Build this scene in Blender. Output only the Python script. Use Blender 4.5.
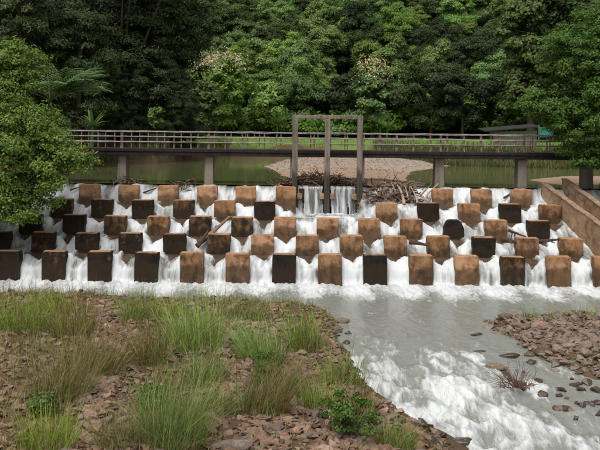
import bpy, math, random
import numpy as np
from mathutils import Vector, Matrix

# ------------------------------------------------------------------ camera, world, sun, exposure
scene = bpy.context.scene
for o in list(bpy.data.objects):
    bpy.data.objects.remove(o, do_unlink=True)
COL = scene.collection
CAMZ, F, VX, VY = 7.2, 900.0, 292.0, 118.0
ROLL = math.radians(0.65)
cd = bpy.data.cameras.new('camera'); cam = bpy.data.objects.new('camera', cd); COL.objects.link(cam)
cam.location = (0, 0, CAMZ); cam.rotation_euler = (math.pi / 2, -ROLL, 0)
cd.sensor_fit = 'HORIZONTAL'; cd.sensor_width = 36; cd.lens = 54
cd.shift_x = (300 - VX) / 600; cd.shift_y = -(225 - VY) / 600
cd.clip_start = 0.5; cd.clip_end = 2000
scene.camera = cam
scene.view_settings.view_transform = 'Standard'; scene.view_settings.look = 'None'
scene.view_settings.gamma = 1.0; scene.view_settings.exposure = 0.28
scene.view_settings.use_curve_mapping = False
SUN_EL, SUN_AZ = math.radians(64), math.radians(205)      # azimuth clockwise from +Y: behind and left of the camera
w = bpy.data.worlds.new('World'); scene.world = w; w.use_nodes = True
nt = w.node_tree; nt.nodes.clear()
sky = nt.nodes.new('ShaderNodeTexSky'); sky.sky_type = 'NISHITA'; sky.sun_disc = False
sky.sun_elevation = SUN_EL; sky.sun_rotation = SUN_AZ
sky.air_density = 1.0; sky.dust_density = 6.0; sky.ozone_density = 1.0
hs = nt.nodes.new('ShaderNodeHueSaturation'); hs.inputs['Saturation'].default_value = 0.22
bg = nt.nodes.new('ShaderNodeBackground'); bg.inputs[1].default_value = 0.125
wo = nt.nodes.new('ShaderNodeOutputWorld')
nt.links.new(sky.outputs[0], hs.inputs['Color']); nt.links.new(hs.outputs[0], bg.inputs[0]); nt.links.new(bg.outputs[0], wo.inputs[0])
sd = bpy.data.lights.new('sun', 'SUN'); sd.energy = 1.3; sd.angle = math.radians(24); sd.color = (1.0, 0.96, 0.9)
sun = bpy.data.objects.new('sun', sd); COL.objects.link(sun)
sdir = Vector((math.sin(SUN_AZ) * math.cos(SUN_EL), math.cos(SUN_AZ) * math.cos(SUN_EL), math.sin(SUN_EL)))
sun.rotation_euler = sdir.to_track_quat('Z', 'Y').to_euler(); sun.location = sdir * 60
cy = scene.cycles
cy.max_bounces = 5; cy.diffuse_bounces = 3; cy.glossy_bounces = 2; cy.transmission_bounces = 3; cy.transparent_max_bounces = 4
cy.caustics_reflective = False; cy.caustics_refractive = False

# ------------------------------------------------------------------ helpers
RNG = np.random.default_rng(7); random.seed(7)

def unroll(px, py):
    dx, dy = px - VX, py - VY
    return dx * math.cos(ROLL) + dy * math.sin(ROLL), dy * math.cos(ROLL) - dx * math.sin(ROLL)
def atz(px, py, z):
    """world point on the level z that shows at photograph pixel (px, py)"""
    dx, dy = unroll(px, py); D = (CAMZ - z) * F / dy
    return np.array((dx * D / F, D, z))
def atd(px, py, D):
    dx, dy = unroll(px, py)
    return np.array((dx * D / F, D, CAMZ - dy * D / F))

def _hash(ix, iy, seed):
    h = (ix.astype(np.int64) * 374761393 + iy.astype(np.int64) * 668265263 + seed * 974711) & 0xffffffff
    h = ((h ^ (h >> 13)) * 1274126177) & 0xffffffff
    return ((h ^ (h >> 16)) & 0xffff) / 65535.0
def vnoise(x, y, seed=0):
    ix, iy = np.floor(x), np.floor(y); fx, fy = x - ix, y - iy
    fx = fx * fx * fx * (fx * (fx * 6 - 15) + 10); fy = fy * fy * fy * (fy * (fy * 6 - 15) + 10)
    a, b = _hash(ix, iy, seed), _hash(ix + 1, iy, seed); c, d = _hash(ix, iy + 1, seed), _hash(ix + 1, iy + 1, seed)
    return (a * (1 - fx) + b * fx) * (1 - fy) + (c * (1 - fx) + d * fx) * fy
def fbm(x, y, seed=0, octaves=4, gain=0.5):
    s, a, t = 0, 1.0, 0
    for i in range(octaves):
        s = s + a * vnoise(x * 2 ** i + 17.3 * i, y * 2 ** i - 9.1 * i, seed + i); t += a; a *= gain
    return s / t                                           # 0..1
def sstep(a, b, x):
    t = np.clip((x - a) / (b - a), 0, 1); return t * t * (3 - 2 * t)
def sdf_poly(X, Y, poly):
    """positive inside"""
    P = np.asarray(poly, float); d = np.full(X.shape, 1e9); ins = np.zeros(X.shape, bool)
    for i in range(len(P)):
        a, b = P[i], P[(i + 1) % len(P)]; e = b - a
        t = np.clip(((X - a[0]) * e[0] + (Y - a[1]) * e[1]) / (e @ e + 1e-9), 0, 1)
        d = np.minimum(d, np.hypot(X - a[0] - t * e[0], Y - a[1] - t * e[1]))
        c = (a[1] > Y) != (b[1] > Y)
        with np.errstate(divide='ignore', invalid='ignore'):
            xx = a[0] + (Y - a[1]) * e[0] / (e[1] if abs(e[1]) > 1e-9 else 1e-9)
        ins ^= c & (X < xx)
    return np.where(ins, d, -d)

def mesh_np(name, V, faces, mat, smooth=True, attrs=None):
    """faces: list of int arrays, each (n, k)"""
    V = np.asarray(V, np.float32); me = bpy.data.meshes.new(name)
    fl = [np.asarray(f, np.int32) for f in faces if len(f)]
    loops = np.concatenate([f.ravel() for f in fl]); tot = np.concatenate([np.full(len(f), f.shape[1], np.int32) for f in fl])
    start = np.concatenate([[0], np.cumsum(tot)[:-1]]).astype(np.int32)
    me.vertices.add(len(V)); me.vertices.foreach_set('co', V.ravel())
    me.loops.add(len(loops)); me.loops.foreach_set('vertex_index', loops)
    me.polygons.add(len(tot)); me.polygons.foreach_set('loop_start', start); me.polygons.foreach_set('loop_total', tot)
    me.update(calc_edges=True)
    me.polygons.foreach_set('use_smooth', np.full(len(tot), smooth, bool))
    if attrs:
        for k, a in attrs.items():
            at = me.attributes.new(k, 'FLOAT', 'POINT'); at.data.foreach_set('value', np.asarray(a, np.float32).ravel())
    if mat: me.materials.append(mat)
    me.validate(); return me
class MB:
    """collects tubes, boxes, strips into one mesh"""
    def __init__(s): s.V, s.F, s.n = [], {}, 0
    def add(s, V, F):
        V = np.asarray(V, float); F = np.asarray(F, int)
        s.V.append(V); s.F.setdefault(F.shape[1], []).append(F + s.n); s.n += len(V)
    def tube(s, pts, rad, k=7, caps=True):
        pts = np.asarray(pts, float); n = len(pts); rad = np.broadcast_to(rad, (n,))
        T = np.gradient(pts, axis=0); T /= np.linalg.norm(T, axis=1)[:, None] + 1e-9
        ref = np.array((0, 0, 1.)) if abs(T[0][2]) < .9 else np.array((1., 0, 0))
        R = []
        for i in range(n):
            a = np.cross(T[i], ref); a /= np.linalg.norm(a) + 1e-9; b = np.cross(a, T[i])
            th = np.arange(k) * 2 * math.pi / k
            R.append(pts[i] + rad[i] * (np.cos(th)[:, None] * a + np.sin(th)[:, None] * b))
        V = np.concatenate(R); F = []
        for i in range(n - 1):
            for j in range(k): F.append((i * k + j, i * k + (j + 1) % k, (i + 1) * k + (j + 1) % k, (i + 1) * k + j))
        s.add(V, F)
        if caps:
            for i, flip in ((0, 1), (n - 1, 0)):
                c = R[i].mean(0); VV = np.vstack([R[i], c]); f = [(j, (j + 1) % k, k) for j in range(k)]
                s.add(VV, [q[::-1] for q in f] if flip else f)
    def box(s, x0, x1, y0, y1, z0, z1, bev=0.012, jit=0.0, taper=None):
        xs, ys, zs = (x0, x1), (y0, y1), (z0, z1); V = []
        cx, cyy, cz = (x0 + x1) / 2, (y0 + y1) / 2, (z0 + z1) / 2
        idx = {}
        for ix in (0, 1):
            for iy in (0, 1):
                for iz in (0, 1):
                    sx, sy, sz = (1 if ix else -1), (1 if iy else -1), (1 if iz else -1)
                    c = np.array((xs[ix], ys[iy], zs[iz]), float) + (RNG.normal(0, jit, 3) if jit else 0)
                    if taper is not None and iz: c[0] = cx + (c[0] - cx) * taper; c[1] = cyy + (c[1] - cyy) * taper
                    for ax in range(3):
                        d = np.array((-sx, -sy, -sz), float) * bev; d[ax] = 0
                        idx[(ix, iy, iz, ax)] = len(V); V.append(c + d)
        F4, F3 = [], []
        for ax in range(3):
            o1, o2 = [a for a in range(3) if a != ax]
            for s0 in (0, 1):
                q = []
                for a, b in ((0, 0), (1, 0), (1, 1), (0, 1)):
                    k = [0, 0, 0]; k[ax] = s0; k[o1] = a; k[o2] = b; q.append(idx[(*k, ax)])
                F4.append(q)
        for ax in range(3):                                # edges along axis ax
            o1, o2 = [a for a in range(3) if a != ax]
            for a in (0, 1):
                for b in (0, 1):
                    k0 = [0, 0, 0]; k0[o1] = a; k0[o2] = b; k1 = list(k0); k1[ax] = 1
                    F4.append([idx[(*k0, o1)], idx[(*k1, o1)], idx[(*k1, o2)], idx[(*k0, o2)]])
        for ix in (0, 1):
            for iy in (0, 1):
                for iz in (0, 1): F3.append([idx[(ix, iy, iz, a)] for a in range(3)])
        n0 = s.n; s.add(V, F4); s.F.setdefault(3, []).append(np.asarray(F3) + n0)
    def mesh(s, name, mat, smooth=False, fixn=True):
        me = mesh_np(name, np.concatenate(s.V), [np.concatenate(f) for f in s.F.values()], mat, smooth)
        if fixn:
            import bmesh
            bm = bmesh.new(); bm.from_mesh(me); bmesh.ops.recalc_face_normals(bm, faces=bm.faces); bm.to_mesh(me); bm.free()
            me.polygons.foreach_set('use_smooth', np.full(len(me.polygons), smooth, bool))
        return me
def link(name, me, parent=None, loc=None):
    o = bpy.data.objects.new(name, me); COL.objects.link(o)
    if parent: o.parent = parent
    if loc is not None: o.location = loc
    return o
def tag(o, label=None, cat=None, group=None, kind=None):
    if label: o['label'] = label
    if cat: o['category'] = cat
    if group: o['group'] = group
    if kind: o['kind'] = kind
    return o
def thing(name, label, cat, loc=(0, 0, 0), rotz=0, group=None, scale=None):
    o = bpy.data.objects.new(name, None); COL.objects.link(o); o.empty_display_size = .3
    o.location = loc; o.rotation_euler = (0, 0, rotz)
    if scale is not None: o.scale = (scale,) * 3 if np.isscalar(scale) else scale
    return tag(o, label, cat, group)

# ------------------------------------------------------------------ materials
class NT:
    def __init__(s, name):
        s.m = bpy.data.materials.new(name); s.m.use_nodes = True; s.t = s.m.node_tree; s.t.nodes.clear()
        s.out = s.new('ShaderNodeOutputMaterial')
    def new(s, t, **kw):
        n = s.t.nodes.new(t)
        for k, v in kw.items(): setattr(n, k, v)
        return n
    def put(s, sock, v):
        if isinstance(v, bpy.types.NodeSocket): s.t.links.new(v, sock)
        elif isinstance(v, tuple) and len(v) == 3 and sock.type == 'RGBA': sock.default_value = (*v, 1)
        else: sock.default_value = v
    def coord(s, kind='Object', scale=(1, 1, 1)):
        tc = s.new('ShaderNodeTexCoord'); mp = s.new('ShaderNodeMapping'); mp.inputs['Scale'].default_value = scale
        s.t.links.new(tc.outputs[kind], mp.inputs[0]); return mp.outputs[0]
    def pos(s, scale=(1, 1, 1)):
        g = s.new('ShaderNodeNewGeometry'); mp = s.new('ShaderNodeMapping'); mp.inputs['Scale'].default_value = scale
        s.t.links.new(g.outputs['Position'], mp.inputs[0]); return mp.outputs[0]
    def noise(s, vec, scale, detail=4, rough=.55, dist=0.0):
        n = s.new('ShaderNodeTexNoise'); s.put(n.inputs['Vector'], vec)
        n.inputs['Scale'].default_value = scale; n.inputs['Detail'].default_value = detail
        n.inputs['Roughness'].default_value = rough; n.inputs['Distortion'].default_value = dist
        return n.outputs['Fac']
    def rng(s, v, a, b, c=0.0, d=1.0):
        n = s.new('ShaderNodeMapRange'); s.put(n.inputs[0], v)
        for i, q in enumerate((a, b, c, d)): s.put(n.inputs[1 + i], q)
        return n.outputs[0]
    def mix(s, f, a, b, mode='MIX'):
        n = s.new('ShaderNodeMix', data_type='RGBA', blend_type=mode)
        s.put(n.inputs[0], f); s.put(n.inputs[6], a); s.put(n.inputs[7], b); return n.outputs[2]
    def math(s, op, a, b=0.0, clamp=False):
        n = s.new('ShaderNodeMath', operation=op, use_clamp=clamp); s.put(n.inputs[0], a); s.put(n.inputs[1], b); return n.outputs[0]
    def attr(s, name): return s.new('ShaderNodeAttribute', attribute_name=name).outputs['Fac']
    def ramp(s, f, stops):
        n = s.new('ShaderNodeValToRGB'); e = n.color_ramp.elements
        while len(e) < len(stops): e.new(.5)
        for q, (p, c) in zip(e, stops): q.position = p; q.color = (*c, 1)
        s.put(n.inputs[0], f); return n.outputs[0]
    def bump(s, h, strength=.4, dist=.05):
        n = s.new('ShaderNodeBump'); s.put(n.inputs['Height'], h)
        n.inputs['Strength'].default_value = strength; n.inputs['Distance'].default_value = dist; return n.outputs[0]
    def bsdf(s, col, rough=.8, normal=None, spec=.3, **kw):
        b = s.new('ShaderNodeBsdfPrincipled'); s.put(b.inputs['Base Color'], col); s.put(b.inputs['Roughness'], rough)
        s.put(b.inputs['Specular IOR Level'], spec)
        if normal is not None: s.put(b.inputs['Normal'], normal)
        for k, v in kw.items(): s.put(b.inputs[k], v)
        return b.outputs[0]
    def done(s, sh): s.t.links.new(sh, s.out.inputs[0]); return s.m

def leaf_mat(name, stops, trans=.25, rough=.55, spec=.25, objvar=.34):
    n = NT(name)
    isl = n.new('ShaderNodeNewGeometry').outputs['Random Per Island']
    c = n.ramp(isl, stops)
    oi = n.new('ShaderNodeObjectInfo').outputs['Random']
    h = n.new('ShaderNodeHueSaturation'); n.put(h.inputs['Color'], c)
    n.put(h.inputs['Value'], n.rng(oi, 0, 1, 1 - objvar, 1 + objvar)); n.put(h.inputs['Hue'], n.rng(n.math('FRACT', n.math('MULTIPLY', oi, 7.3)), 0, 1, .485, .512))
    n.put(h.inputs['Saturation'], n.rng(n.math('FRACT', n.math('MULTIPLY', oi, 13.7)), 0, 1, .85, 1.05))
    c = h.outputs[0]
    b = n.bsdf(c, rough, spec=spec)
    t = n.new('ShaderNodeBsdfTranslucent'); n.put(t.inputs[0], c)
    m = n.new('ShaderNodeMixShader'); m.inputs[0].default_value = trans
    n.t.links.new(b, m.inputs[1]); n.t.links.new(t.outputs[0], m.inputs[2])
    return n.done(m.outputs[0])
def bark_mat(name, a, b):
    n = NT(name); v = n.coord('Object', (1, 1, .3)); f = n.noise(v, 6, 5)
    return n.done(n.bsdf(n.mix(f, a, b), .9, n.bump(n.noise(v, 18, 4), .6, .03)))

def concrete_block():
    n = NT('stained_concrete')
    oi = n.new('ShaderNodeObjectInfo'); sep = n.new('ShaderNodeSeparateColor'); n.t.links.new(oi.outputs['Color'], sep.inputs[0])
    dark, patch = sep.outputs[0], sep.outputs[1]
    tc = n.new('ShaderNodeTexCoord'); ad = n.new('ShaderNodeVectorMath', operation='ADD')
    rv = n.new('ShaderNodeCombineXYZ'); n.put(rv.inputs[0], n.math('MULTIPLY', oi.outputs['Random'], 37.0)); n.put(rv.inputs[1], n.math('MULTIPLY', oi.outputs['Random'], 91.0))
    n.t.links.new(tc.outputs['Object'], ad.inputs[0]); n.t.links.new(rv.outputs[0], ad.inputs[1]); v = ad.outputs[0]
    mp = n.new('ShaderNodeMapping'); mp.inputs['Scale'].default_value = (2.6, 2.6, 1.1); n.t.links.new(v, mp.inputs[0])
    f1 = n.noise(v, 2.6, 6, .65); f2 = n.noise(mp.outputs[0], 1.6, 5, .6); f3 = n.noise(v, 1.5, 6, .68, .5); f4 = n.noise(v, 22, 4, .6)
    base = n.mix(f4, (.27, .142, .07), (.43, .235, .118))
    base = n.mix(n.math('MULTIPLY', n.rng(f2, .46, .66), .8), base, (.12, .062, .03))
    spk = n.noise(v, 9, 6, .75); base = n.mix(n.math('MULTIPLY', n.rng(spk, .56, .66), .55), base, (.44, .30, .19)); base = n.mix(n.math('MULTIPLY', n.rng(spk, .42, .34), .6), base, (.06, .034, .018))
    pm = n.math('MULTIPLY', n.rng(f3, .44, .56), patch)
    base = n.mix(pm, base, n.mix(f1, (.66, .40, .25), (.46, .26, .145)))
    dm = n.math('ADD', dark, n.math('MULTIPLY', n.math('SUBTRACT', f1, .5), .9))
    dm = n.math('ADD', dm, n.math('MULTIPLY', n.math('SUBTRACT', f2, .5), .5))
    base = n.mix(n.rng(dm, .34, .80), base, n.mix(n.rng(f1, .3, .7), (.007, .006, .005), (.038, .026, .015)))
    z = n.new('ShaderNodeSeparateXYZ'); n.t.links.new(tc.outputs['Object'], z.inputs[0])
    wet = n.rng(n.math('ADD', z.outputs[2], n.math('ADD', n.math('MULTIPLY', f1, -.75), n.math('MULTIPLY', oi.outputs['Random'], -.22))), .06, -.14)          # splashed, algae-dark foot
    base = n.mix(n.math('MULTIPLY', wet, .68), base, (.030, .020, .012))
    rough = n.rng(wet, 0, 1, .85, .5)
    h = n.math('ADD', n.math('MULTIPLY', f1, .7), n.math('MULTIPLY', f4, .35))
    return n.done(n.bsdf(base, rough, n.bump(h, .8, .05), spec=.16))
def concrete_plain(name, a, b, dark=(.03, .026, .02), amt=.5, zscale=.5, scale=1.0):
    n = NT(name); v = n.pos((1, 1, zscale)); v2 = n.pos((3, 3, .35))
    f1 = n.noise(v, 1.6 * scale, 6, .6); f2 = n.noise(v2, 1.5 * scale, 5); f3 = n.noise(v, 20, 3)
    c = n.mix(f3, a, b); c = n.mix(n.math('MULTIPLY', n.rng(f2, .45, .7), amt), c, dark)
    c = n.mix(n.math('MULTIPLY', n.rng(f1, .52, .7), amt), c, tuple(q * .5 for q in a))
    return n.done(n.bsdf(c, .88, n.bump(n.math('ADD', f1, n.math('MULTIPLY', f3, .4)), .5, .03)))
def water_white(name, watercol, foamcol):
    n = NT(name); fo = n.attr('foam')
    v = n.pos((3.0, .6, .6)); f1 = n.noise(v, 2.0, 5, .55, .6); f2 = n.noise(n.pos((3.4, .6, .6)), 5, 3, .5, .4)
    m = n.math('ADD', fo, n.math('MULTIPLY', n.math('SUBTRACT', f1, .5), 1.3)); m = n.math('ADD', m, n.math('MULTIPLY', n.math('SUBTRACT', f2, .5), .45))
    m = n.rng(m, .12, .95)
    c = n.mix(m, watercol, foamcol)
    hgt = n.math('ADD', f1, n.math('MULTIPLY', f2, .5))
    return n.done(n.bsdf(c, n.rng(m, 0, 1, .12, .75), n.bump(hgt, .28, .05), spec=.45))
def water_still(name, col, rough, sc, bump, dist=.03):
    n = NT(name); v = n.pos((.55, 1.3, 1)); f = n.noise(v, sc, 4, .55, .3)
    return n.done(n.bsdf(col, rough, n.bump(f, bump, dist), spec=.5))
def ground_mat():
    n = NT('earth_and_gravel'); v = n.pos()
    f1 = n.noise(v, .7, 6, .6); f2 = n.noise(v, 5, 5, .6); f3 = n.noise(v, 30, 3, .6)
    soil = n.mix(f2, (.06, .034, .021), (.16, .095, .058)); soil = n.mix(n.rng(f1, .45, .65), soil, (.11, .07, .045))
    grass = n.mix(f2, (.11, .21, .03), (.17, .29, .05)); grass = n.mix(n.rng(f1, .5, .7), grass, (.13, .22, .04))
    sand = n.mix(n.noise(n.pos((1, .35, 1)), 2.5, 6, .7), (.22, .145, .095), (.42, .30, .21))
    grav = n.mix(n.rng(n.noise(n.pos((1, .35, 1)), 4, 6, .75), .38, .62), (.27, .21, .165), (.40, .325, .265))
    c = n.mix(n.attr('grass'), soil, grass); c = n.mix(n.attr('sand'), c, sand); c = n.mix(n.attr('gravel'), c, grav)
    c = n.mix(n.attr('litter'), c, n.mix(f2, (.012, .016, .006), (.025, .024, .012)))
    vo = n.new('ShaderNodeTexVoronoi'); vo.inputs['Scale'].default_value = 11; n.put(vo.inputs['Vector'], v)
    h = n.math('ADD', n.math('MULTIPLY', vo.outputs['Distance'], .6), f3)
    return n.done(n.bsdf(c, .92, n.bump(h, .8, .05), spec=.2))
def stone_mat(name, a, b, c, wet=False):
    n = NT(name); v = n.coord('Object'); oi = n.new('ShaderNodeObjectInfo').outputs['Random']
    isl = n.new('ShaderNodeNewGeometry').outputs['Random Per Island']
    r = n.math('FRACT', n.math('ADD', oi, isl))
    f1 = n.noise(v, 3, 5, .6); f2 = n.noise(n.pos(), 14, 4, .6)
    base = n.ramp(r, [(0, a), (.5, b), (1, c)])
    base = n.mix(n.rng(f2, .35, .7), base, n.mix(.5, base, (.05, .035, .025)))
    base = n.mix(n.math('MULTIPLY', n.rng(f1, .5, .7), .4), base, tuple(q * 1.4 for q in b))
    return n.done(n.bsdf(base, .3 if wet else .85, n.bump(n.math('ADD', f1, f2), .6, .03), spec=.5 if wet else .25))
def simple(name, a, b, sc=8, rough=.8, bump=.3, metallic=0.0):
    n = NT(name); v = n.pos(); f = n.noise(v, sc, 5, .6)
    return n.done(n.bsdf(n.mix(n.rng(f, .35, .65), a, b), rough, n.bump(f, bump, .02), spec=.3, Metallic=metallic))

M = {}
M['block'] = concrete_block()
M['coping'] = concrete_plain('weathered_coping', (.24, .15, .09), (.36, .25, .17), amt=.6)
M['slab'] = concrete_plain('wet_slab', (.055, .034, .02), (.10, .062, .036), (.018, .013, .008), .7)
def wall_mat():
    n = NT('brown_channel_concrete'); v = n.pos()
    f1 = n.noise(v, .9, 6, .65, .4); f2 = n.noise(v, 2.8, 6, .65); f3 = n.noise(v, 18, 4)
    c = n.mix(f3, (.22, .125, .065), (.33, .20, .115)); c = n.mix(n.rng(f1, .42, .62), c, (.40, .27, .17)); c = n.mix(n.math('MULTIPLY', n.rng(f2, .5, .68), .8), c, (.075, .042, .026))
    return n.done(n.bsdf(c, .9, n.bump(n.math('ADD', f2, n.math('MULTIPLY', f3, .4)), .7, .05)))
M['wall'] = wall_mat(); M['wall_old'] = concrete_plain('brown_channel_concrete', (.24, .135, .07), (.36, .215, .12), (.07, .04, .025), .85)
M['crest'] = concrete_plain('crest_concrete', (.20, .16, .12), (.30, .25, .2), amt=.6)
def column_mat():
    n = NT('grey_column_concrete'); v = n.pos((1, 1, .5)); v2 = n.pos((4, 4, .35))
    f1 = n.noise(v, 1.8, 6, .65); f2 = n.noise(v2, 1.6, 5); f3 = n.noise(v, 20, 3)
    c = n.mix(f3, (.17, .145, .118), (.31, .27, .225)); c = n.mix(n.math('MULTIPLY', n.rng(f2, .42, .66), .75), c, (.05, .04, .034)); c = n.mix(n.math('MULTIPLY', n.rng(f1, .5, .66), .6), c, (.10, .075, .058))
    z = n.new('ShaderNodeSeparateXYZ'); n.t.links.new(n.pos(), z.inputs[0])
    tide = n.rng(n.math('ADD', z.outputs[2], n.math('MULTIPLY', n.math('SUBTRACT', f2, .5), 1.4)), 4.55, 4.25)    # flood stain
    c = n.mix(n.math('MULTIPLY', tide, .78), c, (.022, .018, .014))
    return n.done(n.bsdf(c, .88, n.bump(n.math('ADD', f1, n.math('MULTIPLY', f3, .4)), .7, .04)))
M['grey'] = column_mat()
M['pier'] = concrete_plain('pier_concrete', (.20, .165, .14), (.34, .29, .25), (.06, .045, .035), .6)
M['deck'] = concrete_plain('blackish_deck', (.018, .014, .012), (.04, .032, .027), (.008, .007, .006), .7)  # near-black base colour with still darker mottling
M['post'] = simple('faded_red_paint', (.17, .09, .08), (.32, .21, .19), 5, .7)
M['rail'] = simple('dull_pale_paint', (.17, .15, .135), (.36, .33, .30), 3, .7)
M['ground'] = ground_mat()
def river_mat():
    n = NT('milky_river'); fo = n.attr('foam')
    f1 = n.noise(n.pos((2.0, .55, .55)), 2.2, 6, .62, .9); f2 = n.noise(n.pos((2.6, .6, .6)), 5, 5, .62, .6); f3 = n.noise(n.pos((.8, 1.6, 1)), 3.2, 5, .6, .4); f4 = n.noise(n.pos((1, 1.5, 1)), 16, 4, .6)
    m = n.math('ADD', fo, n.math('MULTIPLY', n.math('SUBTRACT', f1, .5), 1.7)); m = n.math('ADD', m, n.math('MULTIPLY', n.math('SUBTRACT', f2, .5), 1.1))
    m = n.rng(m, .18, .98)
    c = n.mix(m, n.mix(f3, (.185, .195, .165), (.25, .26, .23)), (.62, .64, .64))
    hgt = n.math('ADD', n.math('MULTIPLY', f3, 1.2), n.math('ADD', n.math('MULTIPLY', f4, .35), n.math('MULTIPLY', f2, n.rng(m, 0, 1, .2, .9))))
    return n.done(n.bsdf(c, n.rng(m, 0, 1, .10, .7), n.bump(hgt, .42, .06), spec=.5))
M['cascade'] = water_white('white_water', (.13, .13, .11), (.60, .62, .63))
M['river'] = river_mat()
M['pool'] = water_still('green_pool', (.095, .105, .045), .07, 1.6, .10)
M['sheet'] = water_white('falling_sheet', (.10, .10, .095), (.60, .62, .64))
M['stone_red'] = stone_mat('reddish_stone', (.195, .112, .07), (.255, .165, .108), (.14, .086, .056))
M['stone_grey'] = stone_mat('grey_stone', (.17, .13, .11), (.24, .19, .16), (.11, .085, .07))
M['stone_pale'] = stone_mat('pale_stone', (.30, .185, .13), (.35, .24, .18), (.24, .155, .11))
M['stone_brown'] = stone_mat('brown_river_stone', (.185, .135, .098), (.27, .205, .155), (.085, .06, .043))
M['stone_wet'] = stone_mat('wet_stone', (.045, .03, .02), (.08, .052, .033), (.03, .02, .014), True)
M['wood'] = bark_mat('grey_driftwood', (.14, .09, .06), (.30, .21, .15))
M['wood_dark'] = bark_mat('dark_driftwood', (.035, .022, .015), (.10, .065, .042))
M['wood_pale'] = bark_mat('bleached_driftwood', (.34, .25, .18), (.48, .38, .29))
M['bark'] = bark_mat('tree_bark', (.05, .035, .025), (.13, .10, .075))
M['bark_pale'] = bark_mat('pale_bark', (.13, .10, .08), (.24, .20, .16))
G = lambda *c: [(i / (len(c) - 1), q) for i, q in enumerate(c)]
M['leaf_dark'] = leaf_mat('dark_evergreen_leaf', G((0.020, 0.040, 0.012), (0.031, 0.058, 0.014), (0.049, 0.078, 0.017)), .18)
M['leaf_deep'] = leaf_mat('deep_green_leaf', G((0.032, 0.060, 0.017), (0.049, 0.087, 0.020), (0.077, 0.117, 0.024)), .18)  # own deep green of the darker hill trees, lighter than leaf_dark
M['leaf_mid'] = leaf_mat('mid_green_leaf', G((0.092, 0.171, 0.035), (0.159, 0.274, 0.048), (0.241, 0.358, 0.064)), .25)
M['leaf_blue'] = leaf_mat('cool_green_leaf', G((0.081, 0.162, 0.039), (0.137, 0.243, 0.054), (0.217, 0.329, 0.073)), .22)
M['leaf_yell'] = leaf_mat('warm_green_leaf', G((0.079, 0.140, 0.025), (0.133, 0.213, 0.034), (0.186, 0.279, 0.048)), .28)
M['leaf_olive'] = leaf_mat('olive_feather_leaf', G((0.034, 0.055, 0.016), (0.055, 0.083, 0.021), (0.081, 0.109, 0.030)), .22, objvar=.08)
M['leaf_near'] = leaf_mat('bright_broad_leaf', G((0.072, 0.152, 0.013), (0.128, 0.239, 0.022), (0.201, 0.313, 0.034)), .3, objvar=.05)
M['leaf_right'] = leaf_mat('olive_broad_leaf', G((0.040, 0.097, 0.013), (0.069, 0.146, 0.019), (0.128, 0.207, 0.031)), .28, objvar=.05)
M['leaf_creeper'] = leaf_mat('creeper_leaf', G((0.068, 0.107, 0.020), (0.102, 0.146, 0.026), (0.145, 0.186, 0.034)), .28, objvar=.08)
M['leaf_rust'] = leaf_mat('rusty_young_leaf', G((.14, .10, .035), (.20, .13, .05), (.12, .12, .03)), .25, objvar=.05)
M['blossom'] = leaf_mat('straw_blossom', G((.40, .34, .17), (.55, .46, .28), (.34, .32, .12)), .15, objvar=.05)
M['blossom_pink'] = leaf_mat('pink_blossom', G((.5, .10, .12), (.62, .16, .2)), .15, objvar=.05)
M['palm'] = leaf_mat('palm_leaf', G((0.075, 0.150, 0.037), (0.125, 0.225, 0.069), (0.213, 0.312, 0.125)), .3, objvar=.1)
M['banana'] = leaf_mat('banana_leaf', G((0.050, 0.108, 0.022), (0.072, 0.144, 0.029), (0.101, 0.180, 0.043)), .35, objvar=.1)
M['grass'] = leaf_mat('green_grass', G((0.110, 0.214, 0.022), (0.199, 0.320, 0.037), (0.319, 0.388, 0.070)), .25, objvar=.12)
M['grass_dry'] = leaf_mat('dry_grass', G((0.155, 0.093, 0.047), (0.259, 0.177, 0.089), (0.125, 0.125, 0.036), (0.207, 0.155, 0.062)), .2, objvar=.1)
M['reed'] = leaf_mat('reed_grass', G((.22, .16, .075), (.13, .17, .035), (.08, .14, .025), (.25, .18, .10)), .2, objvar=.1)
M['field'] = leaf_mat('field_grass', G((.10, .19, .03), (.14, .24, .04), (.18, .27, .06)), .3, objvar=.1)
M['twig'] = simple('dead_twig', (.10, .05, .035), (.20, .11, .08), 20)
M['roof'] = simple('dark_thatch_roof', (.015, .014, .013), (.04, .035, .03), 12)
M['plank'] = simple('weathered_plank', (.17, .15, .13), (.30, .265, .235), 9)
M['tarp'] = simple('turquoise_tarpaulin', (.015, .15, .12), (.025, .24, .19), 3, .6)

# ------------------------------------------------------------------ layout constants and the ground
UPZ = 3.66
ROW_D = [45.69, 44.05, 42.41, 40.77, 39.13]
ROW_TOP = [3.70, 3.10, 2.50, 1.89, 1.28]
SLOPE = 0.605 / 1.64
def floor_z(y): return 2.78 + (y - 45.69) * SLOPE
BANK = [tuple(atz(x, y, 0)[:2]) for x, y in ((-60, 296), (60, 297), (150, 301), (230, 303), (290, 307), (322, 312), (338, 322), (338, 342), (352, 368), (368, 392), (396, 412), (428, 432), (446, 455))] + [(4.0, 16), (4.5, 6), (-22, 6)]
BAR = [tuple(atz(x, y, 0)[:2]) for x, y in ((484, 322), (520, 317), (560, 316), (640, 312), (700, 372), (628, 376), (582, 368), (556, 359), (532, 350), (508, 338))]
SANDBAR = [tuple(atz(x, y, UPZ)[:2]) for x, y in ((258, 166), (272, 173), (283, 181), (292, 189), (432, 190), (436, 184), (413, 179), (418, 172), (450, 167), (466, 164), (470, 156), (330, 154), (282, 159))]
SPIT = [tuple(atz(x, y, UPZ)[:2]) for x, y in ((526, 180), (560, 177), (620, 177), (620, 183), (560, 184))]
def bank_line(X): return np.interp(X, [-60, -22, -15, -10, -6.5, 2, 8, 11, 20, 60], [54, 58, 64, 66, 78, 82, 80, 70, 67, 60])
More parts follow.
